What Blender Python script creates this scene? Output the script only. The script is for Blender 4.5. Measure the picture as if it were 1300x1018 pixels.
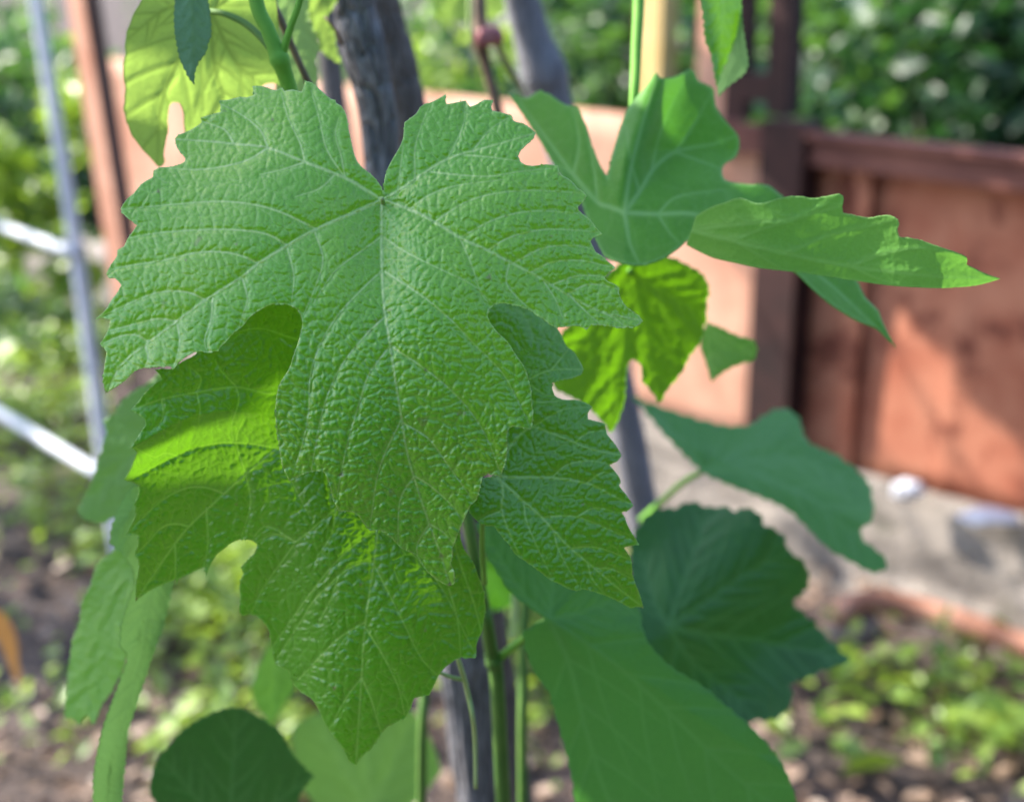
import bpy, math, random
import numpy as np
from mathutils import Vector, Matrix

# ------------------------------------------------------------------ camera
W0, H0 = 1300.0, 1018.0
LENS = 50.0
FPX = W0 * LENS / 36.0
PITCH = math.radians(18.1)
CAM = np.array([0.0, 0.0, 1.5])
FW = np.array([0.0, math.cos(PITCH), -math.sin(PITCH)])
UP = np.array([0.0, math.sin(PITCH), math.cos(PITCH)])
RT = np.array([1.0, 0.0, 0.0])
scene = bpy.context.scene
for o in list(bpy.data.objects):
    bpy.data.objects.remove(o)
cd = bpy.data.cameras.new("camera")
cam = bpy.data.objects.new("camera", cd)
scene.collection.objects.link(cam)
cam.location = CAM
cam.rotation_euler = (math.pi / 2 - PITCH, 0, 0)
cd.lens = LENS
cd.sensor_width = 36.0
cd.clip_start = 0.02
cd.clip_end = 400
cd.dof.use_dof = True
cd.dof.focus_distance = 0.452
cd.dof.aperture_fstop = 8.0
scene.camera = cam

# ------------------------------------------------------------------ light
SUN = np.array([-0.74, 0.27, 0.61]); SUN = SUN / np.linalg.norm(SUN)
el = math.asin(SUN[2])
world = bpy.data.worlds.new("World")
scene.world = world
world.use_nodes = True
wn = world.node_tree
sky = wn.nodes.new("ShaderNodeTexSky")
sky.sky_type = 'NISHITA'
sky.sun_disc = False
sky.sun_elevation = el
sky.sun_rotation = math.atan2(SUN[0], SUN[1])
wn.links.new(sky.outputs[0], wn.nodes["Background"].inputs[0])
wn.nodes["Background"].inputs[1].default_value = 0.15
sl = bpy.data.lights.new("sun", 'SUN')
sl.energy = 4.3
sl.angle = math.radians(0.5)
sl.color = (1.0, 0.93, 0.82)
so = bpy.data.objects.new("sun", sl)
scene.collection.objects.link(so)
so.rotation_euler = Vector(SUN).to_track_quat('Z', 'Y').to_euler()
scene.view_settings.view_transform = 'Standard'
scene.view_settings.look = 'None'
scene.view_settings.gamma = 1.0
scene.view_settings.use_curve_mapping = False
scene.view_settings.exposure = 1.8
scene.cycles.use_denoising = True
scene.cycles.max_bounces = 8
scene.cycles.transmission_bounces = 6
scene.cycles.sample_clamp_indirect = 6.0

# ------------------------------------------------------------------ helpers
def P(px, py, d):
    px = np.asarray(px, float); py = np.asarray(py, float); d = np.asarray(d, float)
    a = (px - W0 / 2) / FPX; b = (H0 / 2 - py) / FPX
    return CAM + d[..., None] * (FW + a[..., None] * RT + b[..., None] * UP)

def ray(px, py):
    v = FW + (px - W0 / 2) / FPX * RT + (H0 / 2 - py) / FPX * UP
    return v

def on_plane(px, py, p0, n):
    r = ray(px, py)
    return CAM + r * (np.dot(p0 - CAM, n) / np.dot(r, n))

def ground_at(px, py):
    return on_plane(px, py, np.array([0, 0, 0.0]), np.array([0, 0, 1.0]))

def tag(o, label=None, cat=None, group=None, kind=None):
    if label: o["label"] = label
    if cat: o["category"] = cat
    if group: o["group"] = group
    if kind: o["kind"] = kind
    return o

def link(o, parent=None):
    scene.collection.objects.link(o)
    if parent is not None: o.parent = parent
    return o

def empty(name, loc=(0, 0, 0)):
    o = bpy.data.objects.new(name, None)
    o.empty_display_size = 0.05
    o.location = loc
    scene.collection.objects.link(o)
    bpy.context.view_layer.update()
    return o

def mesh_np(name, verts, tris, mats, parent=None, smooth=True, attrs=None, matidx=None):
    verts = np.asarray(verts, np.float64); tris = np.asarray(tris, np.int32)
    base = np.zeros(3)
    if parent is not None:
        q = parent
        while q is not None:
            base = base + np.array(q.location); q = q.parent
    loc = np.zeros(3)
    v = (verts - base).astype(np.float32)
    k = tris.shape[1]
    me = bpy.data.meshes.new(name)
    me.vertices.add(len(v)); me.vertices.foreach_set("co", v.ravel())
    me.loops.add(tris.size); me.loops.foreach_set("vertex_index", tris.ravel())
    me.polygons.add(len(tris))
    me.polygons.foreach_set("loop_start", np.arange(0, tris.size, k, dtype=np.int32))
    me.polygons.foreach_set("loop_total", np.full(len(tris), k, np.int32))
    me.update(calc_edges=True)
    me.polygons.foreach_set("use_smooth", np.full(len(tris), smooth))
    for m in (mats if isinstance(mats, (list, tuple)) else [mats]): me.materials.append(m)
    if matidx is not None: me.polygons.foreach_set("material_index", np.asarray(matidx, np.int32))
    for k_, a in (attrs or {}).items():
        at = me.attributes.new(k_, 'FLOAT', 'POINT'); at.data.foreach_set("value", np.asarray(a, np.float32))
    me.validate()
    o = bpy.data.objects.new(name, me)
    link(o, parent)
    return o

def catmull(pts, n):
    pts = np.asarray(pts, float)
    if len(pts) == 2:
        t = np.linspace(0, 1, n + 1)[:, None]
        return pts[0] * (1 - t) + pts[1] * t
    e = np.vstack([2 * pts[0] - pts[1], pts, 2 * pts[-1] - pts[-2]])
    out = []
    for i in range(1, len(e) - 2):
        p0, p1, p2, p3 = e[i - 1], e[i], e[i + 1], e[i + 2]
        for t in np.linspace(0, 1, n, endpoint=False):
            out.append(0.5 * (2 * p1 + (p2 - p0) * t + (2 * p0 - 5 * p1 + 4 * p2 - p3) * t * t + (3 * p1 - p0 - 3 * p2 + p3) * t ** 3))
    out.append(pts[-1])
    return np.array(out)

def vnoise(p, seed=0):
    # smooth value noise on (N,3)
    i = np.floor(p).astype(np.int64); f = p - i; f = f * f * (3 - 2 * f)
    def h(a, b, c):
        n = (a * 374761393 + b * 668265263 + c * 2147483647 + seed * 974634777) & 0x7fffffff
        n = ((n ^ (n >> 13)) * 1274126177) & 0x7fffffff
        n = n ^ (n >> 16)
        return (n & 0xffff) / 65535.0
    r = 0
    for a in (0, 1):
        for b in (0, 1):
            for c in (0, 1):
                w = (f[:, 0] if a else 1 - f[:, 0]) * (f[:, 1] if b else 1 - f[:, 1]) * (f[:, 2] if c else 1 - f[:, 2])
                r = r + w * h(i[:, 0] + a, i[:, 1] + b, i[:, 2] + c)
    return r

def tube(name, pts, rad, mat, parent=None, sides=12, sub=8, rough=0.0, roughscale=1.0, stretch=6.0, seed=0, flat=1.0, cap=True):
    """pts: world points, rad: radius per point (m)."""
    pts = np.asarray(pts, float); rad = np.asarray(rad, float)
    if rad.ndim == 0: rad = np.full(len(pts), float(rad))
    c = catmull(np.hstack([pts, rad[:, None]]), sub)
    c, r = c[:, :3], c[:, 3]
    tn = np.gradient(c, axis=0); tn /= np.linalg.norm(tn, axis=1)[:, None]
    ref = np.array([0, 1.0, 0.01]) if abs(tn[0][1]) < 0.9 else np.array([1.0, 0, 0])
    V = []
    for k in range(len(c)):
        b = np.cross(tn[k], ref); b /= np.linalg.norm(b)
        a = np.cross(b, tn[k])
        th = np.linspace(0, 2 * math.pi, sides, endpoint=False)
        rr = np.full(sides, r[k])
        V.append((th, rr, a, b, c[k]))
    L = np.concatenate([[0], np.cumsum(np.linalg.norm(np.diff(c, axis=0), axis=1))])
    verts = []
    for k, (th, rr, a, b, cc) in enumerate(V):
        if rough:
            q = np.stack([np.cos(th) * rr * roughscale, np.sin(th) * rr * roughscale, np.full(sides, L[k] * roughscale / stretch)], 1)
            nz = vnoise(q * 1.0, seed) - 0.5 + 0.5 * (vnoise(q * 2.3, seed + 5) - 0.5)
            ridge = np.abs(vnoise(q * 1.7, seed + 9) - 0.5) * 2
            rr = rr * (1 + rough * (nz - 0.9 * np.exp(-(ridge / 0.12) ** 2)))
        verts.append(cc + (np.cos(th) * rr)[:, None] * a + (np.sin(th) * rr * flat)[:, None] * b)
    verts = np.vstack(verts)
    n = len(c); q = []
    for k in range(n - 1):
        i = np.arange(sides); j = (i + 1) % sides
        q.append(np.stack([k * sides + i, k * sides + j, (k + 1) * sides + j, (k + 1) * sides + i], 1))
    q = np.vstack(q)
    t = np.vstack([q[:, [0, 1, 2]], q[:, [0, 2, 3]]])
    if cap:
        verts = np.vstack([verts, c[0], c[-1]])
        i = np.arange(sides); j = (i + 1) % sides
        t = np.vstack([t, np.stack([j, i, np.full(sides, n * sides)], 1), np.stack([(n - 1) * sides + i, (n - 1) * sides + j, np.full(sides, n * sides + 1)], 1)])
    return mesh_np(name, verts, t, mat, parent)

def ptube(name, plist, mat, parent=None, **kw):
    """plist of (px, py, depth, width_px)"""
    a = np.array(plist, float)
    return tube(name, P(a[:, 0], a[:, 1], a[:, 2]), a[:, 3] * 0.5 * a[:, 2] / FPX, mat, parent, **kw)

# ------------------------------------------------------------------ materials
def new_mat(name):
    m = bpy.data.materials.new(name); m.use_nodes = True
    nt = m.node_tree
    return m, nt, nt.nodes["Principled BSDF"], nt.nodes["Material Output"]

def N(nt, t, **kw):
    n = nt.nodes.new(t)
    for k, v in kw.items(): setattr(n, k, v)
    return n

def noise(nt, scale, detail=4, rough=0.55, coord=None, dist=0.0):
    n = N(nt, "ShaderNodeTexNoise"); n.inputs["Scale"].default_value = scale
    n.inputs["Detail"].default_value = detail; n.inputs["Roughness"].default_value = rough
    n.inputs["Distortion"].default_value = dist
    if coord is not None: nt.links.new(coord, n.inputs["Vector"])
    return n.outputs["Fac"]

def ramp(nt, fac, stops):
    r = N(nt, "ShaderNodeValToRGB"); cr = r.color_ramp
    while len(cr.elements) < len(stops): cr.elements.new(0.5)
    for e, (p, c) in zip(cr.elements, stops):
        e.position = p; e.color = (c[0], c[1], c[2], 1) if not isinstance(c, (int, float)) else (c, c, c, 1)
    nt.links.new(fac, r.inputs[0]); return r.outputs[0]

def mixc(nt, fac, a, b, mode='MIX'):
    m = N(nt, "ShaderNodeMix", data_type='RGBA', blend_type=mode)
    for i, v in ((0, fac), (6, a), (7, b)):
        if isinstance(v, (int, float)): m.inputs[i].default_value = v
        elif isinstance(v, tuple): m.inputs[i].default_value = (*v, 1) if len(v) == 3 else v
        else: nt.links.new(v, m.inputs[i])
    return m.outputs[2]

def bump(nt, h, strength, dist, bsdf):
    b = N(nt, "ShaderNodeBump"); b.inputs["Strength"].default_value = strength; b.inputs["Distance"].default_value = dist
    nt.links.new(h, b.inputs["Height"]); nt.links.new(b.outputs[0], bsdf.inputs["Normal"]); return b.outputs[0]

def leaf_mat(name, c1, c2, vein, trans, rough=0.4, spec=0.5, tfac=0.35, bmp=0.35, spots=False, tvein=1.15):
    m, nt, bs, out = new_mat(name)
    co = N(nt, "ShaderNodeTexCoord").outputs["Object"]
    n1 = noise(nt, 28, 3, 0.5, co)
    base = mixc(nt, ramp(nt, n1, [(0.35, 0.0), (0.65, 1.0)]), c1, c2)
    n2 = noise(nt, 900, 2, 0.6, co)
    base = mixc(nt, ramp(nt, n2, [(0.3, 0.35), (0.7, 0.0)]), base, tuple(x * 0.55 for x in c1))
    if spots:
        n3 = noise(nt, 120, 2, 0.4, co)
        base = mixc(nt, ramp(nt, n3, [(0.73, 0.0), (0.76, 0.6)]), base, (0.22, 0.2, 0.07))
    at = N(nt, "ShaderNodeAttribute", attribute_name="vein")
    col = mixc(nt, at.outputs["Fac"], base, vein)
    asp = N(nt, "ShaderNodeAttribute", attribute_name="spot")
    col = mixc(nt, asp.outputs["Fac"], col, (0.20, 0.15, 0.075))
    nt.links.new(col, bs.inputs["Base Color"])
    bs.inputs["Roughness"].default_value = rough
    bs.inputs["Specular IOR Level"].default_value = spec
    r = noise(nt, 300, 2, 0.5, co)
    rr = N(nt, "ShaderNodeMapRange"); nt.links.new(r, rr.inputs[0])
    rr.inputs[3].default_value = rough - 0.07; rr.inputs[4].default_value = rough + 0.1
    nt.links.new(rr.outputs[0], bs.inputs["Roughness"])
    nb = noise(nt, 1700, 3, 0.6, co)
    bo = bump(nt, nb, bmp, 0.0004, bs)
    tr = N(nt, "ShaderNodeBsdfTranslucent")
    tc = mixc(nt, at.outputs["Fac"], trans, tuple(min(1, x * tvein) for x in trans))
    tc = mixc(nt, ramp(nt, n1, [(0.3, 0.0), (0.7, 0.35)]), tc, tuple(x * 0.7 for x in trans))
    nt.links.new(tc, tr.inputs[0]); nt.links.new(bo, tr.inputs["Normal"])
    mx = N(nt, "ShaderNodeMixShader"); mx.inputs[0].default_value = tfac
    nt.links.new(bs.outputs[0], mx.inputs[1]); nt.links.new(tr.outputs[0], mx.inputs[2])
    nt.links.new(mx.outputs[0], out.inputs[0])
    return m

M = {}
M['leaf_main'] = leaf_mat('leaf_crinkled_green', (0.13, 0.42, 0.010), (0.24, 0.53, 0.014), (0.52, 0.68, 0.24), (0.26, 0.62, 0.05), rough=0.25, spec=0.95, tfac=0.30, bmp=0.15, spots=True)
M['leaf_second'] = leaf_mat('leaf_bright_green', (0.055, 0.28, 0.006), (0.090, 0.35, 0.008), (0.34, 0.58, 0.12), (0.17, 0.42, 0.012), rough=0.29, spec=0.85, tfac=0.30, bmp=0.15)
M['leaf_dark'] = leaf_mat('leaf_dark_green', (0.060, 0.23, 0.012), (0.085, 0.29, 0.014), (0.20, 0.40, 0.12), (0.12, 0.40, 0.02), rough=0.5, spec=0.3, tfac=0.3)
M['leaf_mid'] = leaf_mat('leaf_mid_green', (0.045, 0.17, 0.035), (0.06, 0.22, 0.04), (0.20, 0.38, 0.12), (0.22, 0.55, 0.05), rough=0.42, spec=0.5, tfac=0.36)
M['leaf_under'] = leaf_mat('leaf_pale_underside', (0.13, 0.28, 0.085), (0.17, 0.33, 0.10), (0.13, 0.27, 0.08), (0.34, 0.56, 0.16), rough=0.6, spec=0.3, tfac=0.5)
M['leaf_young'] = leaf_mat('leaf_young_yellow_green', (0.17, 0.34, 0.06), (0.21, 0.38, 0.08), (0.08, 0.19, 0.03), (0.42, 0.64, 0.11), rough=0.55, spec=0.3, tfac=0.55, tvein=0.5)
M['leaf_dull'] = leaf_mat('leaf_dull_green', (0.050, 0.20, 0.044), (0.075, 0.25, 0.05), (0.09, 0.24, 0.08), (0.12, 0.40, 0.05), rough=0.48, spec=0.35, tfac=0.3)
M['leaf_glow'] = leaf_mat('leaf_thin_green', (0.05, 0.19, 0.012), (0.07, 0.23, 0.015), (0.12, 0.28, 0.03), (0.20, 0.48, 0.008), rough=0.5, spec=0.3, tfac=0.5)
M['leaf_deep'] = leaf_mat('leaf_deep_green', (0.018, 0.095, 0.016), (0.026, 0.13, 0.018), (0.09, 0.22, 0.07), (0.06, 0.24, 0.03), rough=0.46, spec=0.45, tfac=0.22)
M['leaf_pale2'] = leaf_mat('leaf_soft_pale_green', (0.085, 0.24, 0.06), (0.10, 0.27, 0.07), (0.20, 0.38, 0.14), (0.25, 0.52, 0.08), rough=0.5, spec=0.45, tfac=0.4)
M['leaf_pale3'] = leaf_mat('leaf_light_green', (0.16, 0.42, 0.05), (0.21, 0.48, 0.08), (0.20, 0.38, 0.14), (0.25, 0.55, 0.06), rough=0.45, spec=0.5, tfac=0.4)
M['leaf_under2'] = leaf_mat('leaf_soft_underside', (0.20, 0.44, 0.09), (0.25, 0.50, 0.12), (0.07, 0.20, 0.05), (0.26, 0.52, 0.12), rough=0.55, spec=0.35, tfac=0.45)
M['leaf_blue'] = leaf_mat('leaf_dull_grey_green', (0.10, 0.21, 0.12), (0.12, 0.25, 0.14), (0.06, 0.14, 0.06), (0.2, 0.42, 0.12), rough=0.55, spec=0.4, tfac=0.3)

def stem_mat(name, c1, c2, rough=0.72, sub=0.0):
    m, nt, bs, out = new_mat(name)
    co = N(nt, "ShaderNodeTexCoord").outputs["Object"]
    f = noise(nt, 60, 4, 0.6, co)
    nt.links.new(mixc(nt, ramp(nt, f, [(0.35, 0.0), (0.65, 1.0)]), c1, c2), bs.inputs["Base Color"])
    bs.inputs["Roughness"].default_value = rough
    bump(nt, noise(nt, 700, 3, 0.6, co), 0.3, 0.0005, bs)
    return m
M['stem_green'] = stem_mat('green_shoot_skin', (0.12, 0.33, 0.03), (0.17, 0.42, 0.045))
M['stem_dark'] = stem_mat('dark_green_shoot_skin', (0.055, 0.15, 0.02), (0.10, 0.20, 0.03))
M['stem_brown'] = stem_mat('brown_cane_skin', (0.11, 0.075, 0.05), (0.20, 0.13, 0.09))
M['stem_pale'] = stem_mat('pale_shoot_skin', (0.3, 0.42, 0.14), (0.38, 0.5, 0.2))
M['node_pink'] = stem_mat('pink_cane_node', (0.35, 0.12, 0.13), (0.45, 0.2, 0.18))

def bark_mat(name, c1, c2, c3):
    m, nt, bs, out = new_mat(name)
    tc = N(nt, "ShaderNodeTexCoord").outputs["Object"]
    mp = N(nt, "ShaderNodeMapping"); mp.inputs["Scale"].default_value = (1, 1, 0.09); nt.links.new(tc, mp.inputs[0])
    f = noise(nt, 420, 6, 0.65, mp.outputs[0], 0.6)
    g = noise(nt, 40, 4, 0.6, tc)
    col = ramp(nt, f, [(0.30, c1), (0.5, c2), (0.72, c3)])
    col = mixc(nt, ramp(nt, g, [(0.4, 0.0), (0.7, 0.55)]), col, tuple(x * 0.5 for x in c2))
    nt.links.new(col, bs.inputs["Base Color"]); bs.inputs["Roughness"].default_value = 0.85
    bump(nt, f, 0.8, 0.0015, bs)
    return m
M['bark_grey'] = bark_mat('weathered_grey_wood', (0.03, 0.028, 0.032), (0.19, 0.185, 0.205), (0.42, 0.42, 0.46))
M['bark_brown'] = bark_mat('weathered_brown_wood', (0.045, 0.036, 0.032), (0.14, 0.125, 0.12), (0.25, 0.23, 0.22))
M['bark_smooth'] = bark_mat('grey_stake_wood', (0.11, 0.11, 0.125), (0.20, 0.20, 0.225), (0.28, 0.28, 0.31))

def plain(name, c1, c2, scale=8, rough=0.7, bs_=0.3, bd=0.003, metal=0.0, extra=None, spec=0.25):
    m, nt, bs, out = new_mat(name)
    tc = N(nt, "ShaderNodeTexCoord").outputs["Object"]
    f = noise(nt, scale, 6, 0.62, tc)
    col = mixc(nt, ramp(nt, f, [(0.35, 0.0), (0.65, 1.0)]), c1, c2)
    if extra: col = mixc(nt, ramp(nt, noise(nt, extra[1], 5, 0.7, tc), [(extra[2], 0.0), (extra[2] + 0.08, 1.0)]), col, extra[0])
    nt.links.new(col, bs.inputs["Base Color"]); bs.inputs["Roughness"].default_value = rough
    bs.inputs["Metallic"].default_value = metal
    bump(nt, noise(nt, scale * 6, 5, 0.65, tc), bs_, bd, bs)
    bs.inputs['Specular IOR Level'].default_value = spec
    return m
M['white_paint'] = plain('white_painted_steel', (0.46, 0.49, 0.57), (0.60, 0.62, 0.67), 12, 0.45, 0.2, 0.001, extra=((0.22, 0.12, 0.07), 22, 0.68))
M['rust'] = plain('rusty_steel', (0.30, 0.13, 0.08), (0.44, 0.24, 0.17), 9, 0.8, 0.4, 0.002)
M['rust_dark'] = plain('dark_rusty_steel', (0.018, 0.009, 0.009), (0.045, 0.018, 0.016), 9, 0.75, 0.4, 0.002)
M['fence_sheet'] = plain('rust_red_painted_sheet', (0.30, 0.09, 0.05), (0.45, 0.19, 0.115), 4.5, 0.75, 0.3, 0.003, extra=((0.17, 0.05, 0.03), 5.0, 0.52))
M['fence_pale'] = plain('pale_pink_sheet', (0.38, 0.18, 0.12), (0.54, 0.31, 0.22), 4.5, 0.75, 0.3, 0.003, extra=((0.28, 0.12, 0.08), 4.0, 0.58))  # paler copy of the sheet red: sun on the left panels put into the colour
M['fence_rail'] = plain('brown_red_rail', (0.10, 0.036, 0.03), (0.20, 0.08, 0.06), 6, 0.7, 0.3, 0.002)
M['concrete'] = plain('old_grey_concrete', (0.15, 0.13, 0.115), (0.31, 0.27, 0.235), 6, 0.9, 0.8, 0.01, extra=((0.12, 0.11, 0.09), 5, 0.60))
M['white_plastic'] = plain('white_crumpled_plastic', (0.52, 0.53, 0.60), (0.66, 0.66, 0.70), 20, 0.4, 0.2, 0.002)
M['stone'] = plain('brown_grey_stone', (0.10, 0.08, 0.075), (0.2, 0.16, 0.14), 14, 0.9, 0.8, 0.006)
M['yellow_wood'] = plain('yellow_painted_wood', (0.50, 0.33, 0.11), (0.60, 0.44, 0.2), 8, 0.6, 0.3, 0.002)
M['soil'] = plain('dry_grey_soil', (0.050, 0.038, 0.036), (0.13, 0.10, 0.09), 5, 0.95, 1.0, 0.02, extra=((0.20, 0.14, 0.11), 9, 0.62))
M['dry_leaf'] = leaf_mat('dried_brown_leaf', (0.22, 0.12, 0.045), (0.34, 0.20, 0.08), (0.14, 0.08, 0.03), (0.3, 0.16, 0.05), rough=0.7, tfac=0.3)
def bg_leaf(name, c1, c2, tr):
    m, nt, bs, out = new_mat(name)
    oi = N(nt, "ShaderNodeAttribute", attribute_name="tint")
    col = mixc(nt, oi.outputs["Fac"], c1, c2)
    nt.links.new(col, bs.inputs["Base Color"]); bs.inputs["Roughness"].default_value = 0.42
    t = N(nt, "ShaderNodeBsdfTranslucent"); t.inputs[0].default_value = (*tr, 1)
    mx = N(nt, "ShaderNodeMixShader"); mx.inputs[0].default_value = 0.35
    nt.links.new(bs.outputs[0], mx.inputs[1]); nt.links.new(t.outputs[0], mx.inputs[2]); nt.links.new(mx.outputs[0], out.inputs[0])
    return m
M['bg_dark'] = bg_leaf('shrub_dark_foliage', (0.008, 0.034, 0.018), (0.034, 0.09, 0.036), (0.04, 0.13, 0.025))
M['bg_bright'] = bg_leaf('weed_bright_foliage', (0.07, 0.16, 0.03), (0.26, 0.36, 0.06), (0.4, 0.6, 0.05))
M['bg_mid'] = bg_leaf('shrub_mid_foliage', (0.018, 0.07, 0.025), (0.12, 0.22, 0.05), (0.14, 0.32, 0.04))

# ------------------------------------------------------------------ leaf builder
def corner_smooth(pts, step=5.0, cos_corner=0.55, closed=True):
    pts = np.asarray(pts, float); n = len(pts)
    prv = np.roll(pts, 1, 0); nxt = np.roll(pts, -1, 0)
    a = pts - prv; b = nxt - pts
    la = np.linalg.norm(a, axis=1) + 1e-9; lb = np.linalg.norm(b, axis=1) + 1e-9
    ca = (a * b).sum(1) / la / lb
    out = []
    for i in range(n):
        j = (i + 1) % n
        L = lb[i]
        t0 = (nxt[i] - prv[i]); t0 = t0 / (np.linalg.norm(t0) + 1e-9) * L
        t1 = (nxt[j] - prv[j]); t1 = t1 / (np.linalg.norm(t1) + 1e-9) * L
        k0 = 0.9 * np.clip((ca[i] - 0.3) / 0.5, 0, 1); k1 = 0.9 * np.clip((ca[j] - 0.3) / 0.5, 0, 1)
        ch = (pts[j] - pts[i])
        m0 = t0 * k0 + ch * (1 - k0); m1 = t1 * k1 + ch * (1 - k1)
        m = max(1, int(L / step))
        for t in np.linspace(0, 1, m, endpoint=False):
            h00 = 2 * t ** 3 - 3 * t * t + 1; h10 = t ** 3 - 2 * t * t + t; h01 = -2 * t ** 3 + 3 * t * t; h11 = t ** 3 - t * t
            out.append(h00 * pts[i] + h10 * m0 + h01 * pts[j] + h11 * m1)
    return np.array(out)

def accent(pts, k=1.6):
    p = np.asarray(pts, float)
    s_ = sum(np.roll(p, i, 0) * w for i, w in ((-3, .08), (-2, .14), (-1, .18), (0, .2), (1, .18), (2, .14), (3, .08)))
    d = p - s_; l = np.linalg.norm(d, axis=1)[:, None]
    f = np.where(l > 9, 0.0, k - 1)        # lobe tips and sinuses stay where they are
    return p + d * f

def add_teeth(pts, size, spacing, seed):
    """serrate a smooth outline: small asymmetric teeth along it"""
    rnd = random.Random(seed)
    pts = corner_smooth(pts, 4.0)
    area = 0.5 * np.sum(pts[:, 0] * np.roll(pts[:, 1], -1) - np.roll(pts[:, 0], -1) * pts[:, 1])
    d = np.linalg.norm(np.roll(pts, -1, 0) - pts, axis=1); L = np.concatenate([[0], np.cumsum(d)])
    tot = L[-1]; pos = 0; marks = []
    while pos < tot - spacing * 0.5:
        marks.append((pos, size * rnd.uniform(0.6, 1.3))); pos += spacing * rnd.uniform(0.7, 1.3)
    out = []
    cl = np.vstack([pts, pts[:1]])
    def at(s):
        return np.array([np.interp(s % tot, L, cl[:, 0]), np.interp(s % tot, L, cl[:, 1])])
    for i, (s, a) in enumerate(marks):
        e = marks[i + 1][0] if i + 1 < len(marks) else tot
        for f, hgt in ((0.0, 0.0), (0.35, 0.55), (0.62, 1.0), (0.8, 0.45)):
            q = at(s + (e - s) * f); tg = at(s + (e - s) * f + 2) - at(s + (e - s) * f - 2); tg /= (np.linalg.norm(tg) + 1e-9)
            nrm = np.array([tg[1], -tg[0]]) * (1 if area > 0 else -1)
            out.append(q + nrm * a * (hgt - 0.35))
    return np.array(out)

def seg_field(X, Y, polys, R, h, x0, y0):
    """distance / arc / side to nearest polyline within window R. X,Y grid arrays (ny,nx)."""
    ny, nx = X.shape
    D = np.full((ny, nx), R, np.float32); A = np.zeros((ny, nx), np.float32); S = np.zeros((ny, nx), np.float32)
    Wd = np.ones((ny, nx), np.float32)
    CX = X.copy(); CY = Y.copy()
    for pid, poly in enumerate(polys):
        poly = np.asarray(poly, float)
        seg = np.linalg.norm(np.diff(poly[:, :2], axis=0), axis=1); tot = seg.sum() + 1e-9; acc = 0
        for k in range(len(poly) - 1):
            ax, ay = poly[k][:2]; bx, by = poly[k + 1][:2]
            i0 = max(0, int((min(ax, bx) - R - x0) / h)); i1 = min(nx, int((max(ax, bx) + R - x0) / h) + 2)
            j0 = max(0, int((min(ay, by) - R - y0) / h)); j1 = min(ny, int((max(ay, by) + R - y0) / h) + 2)
            if i0 >= i1 or j0 >= j1: acc += seg[k]; continue
            xx = X[j0:j1, i0:i1]; yy = Y[j0:j1, i0:i1]
            dx, dy = bx - ax, by - ay; l2 = dx * dx + dy * dy + 1e-12
            t = np.clip(((xx - ax) * dx + (yy - ay) * dy) / l2, 0, 1)
            qx = ax + t * dx; qy = ay + t * dy
            d = np.hypot(xx - qx, yy - qy)
            w = d < D[j0:j1, i0:i1]
            D[j0:j1, i0:i1][w] = d[w]
            sd = np.sign((xx - ax) * dy - (yy - ay) * dx)
            A[j0:j1, i0:i1][w] = (acc + t * seg[k])[w] + pid * 331.7
            S[j0:j1, i0:i1][w] = sd[w]
            Wd[j0:j1, i0:i1][w] = (1 - 0.75 * (acc + t * seg[k]) / tot)[w]
            CX[j0:j1, i0:i1][w] = qx[w]; CY[j0:j1, i0:i1][w] = qy[w]
            acc += seg[k]
    return D, A, S, Wd, CX, CY

def voro(u, v, seed):
    """cell pattern: distance to the cell border and a random number per cell"""
    iu = np.floor(u).astype(np.int64); iv = np.floor(v).astype(np.int64)
    def site(a, b):
        cu = iu + a; cv = iv + b
        n = (cu * 374761393 + cv * 668265263 + seed * 974634777) & 0x7fffffff
        n = ((n ^ (n >> 13)) * 1274126177) & 0x7fffffff; n ^= n >> 16
        return cu + 0.1 + 0.8 * (n & 0x3ff) / 1023.0 - u, cv + 0.1 + 0.8 * ((n >> 10) & 0x3ff) / 1023.0 - v, ((n >> 5) & 0x3ff) / 1023.0
    F1 = np.full(u.shape, 9.0); R1 = np.zeros(u.shape); MX = np.zeros(u.shape); MY = np.zeros(u.shape)
    S = {(a, b): site(a, b) for a in (-2, -1, 0, 1, 2) for b in (-2, -1, 0, 1, 2)}
    for k, (x, y, r) in S.items():
        d = np.hypot(x, y); c1 = d < F1
        F1 = np.where(c1, d, F1); R1 = np.where(c1, r, R1); MX = np.where(c1, x, MX); MY = np.where(c1, y, MY)
    E = np.full(u.shape, 9.0)
    for k, (x, y, r) in S.items():
        dx = x - MX; dy = y - MY; l = np.hypot(dx, dy)
        e = ((MX + x) * 0.5 * dx + (MY + y) * 0.5 * dy) / np.maximum(l, 1e-9)
        E = np.where(l > 1e-6, np.minimum(E, e), E)
    return F1, E, R1

def auto_secondaries(prims, seed, n=5, ang=48, ln=0.42):
    rnd = random.Random(seed); out = []
    for p in prims:
        p = np.asarray(p, float)[:, :2]; c = catmull(p, 8)
        L = np.concatenate([[0], np.cumsum(np.linalg.norm(np.diff(c, axis=0), axis=1))]); tot = L[-1]
        for k in range(n):
            for sd in (-1, 1):
                f = (k + 0.7 + rnd.uniform(-0.2, 0.2) + (0.25 if sd > 0 else 0)) / (n + 0.9)
                s = f * tot
                q = np.array([np.interp(s, L, c[:, 0]), np.interp(s, L, c[:, 1])])
                q2 = np.array([np.interp(s + 4, L, c[:, 0]), np.interp(s + 4, L, c[:, 1])]); t = q2 - q
                if np.linalg.norm(t) < 1e-6: continue
                t /= np.linalg.norm(t); a = math.radians(ang + rnd.uniform(-6, 6)) * sd
                d = np.array([t[0] * math.cos(a) - t[1] * math.sin(a), t[0] * math.sin(a) + t[1] * math.cos(a)])
                ll = tot * ln * (1.05 - f * 0.75)
                out.append([q, q + d * ll * 0.5 + t * ll * 0.06, q + d * ll + t * ll * 0.22])
    return out

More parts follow.
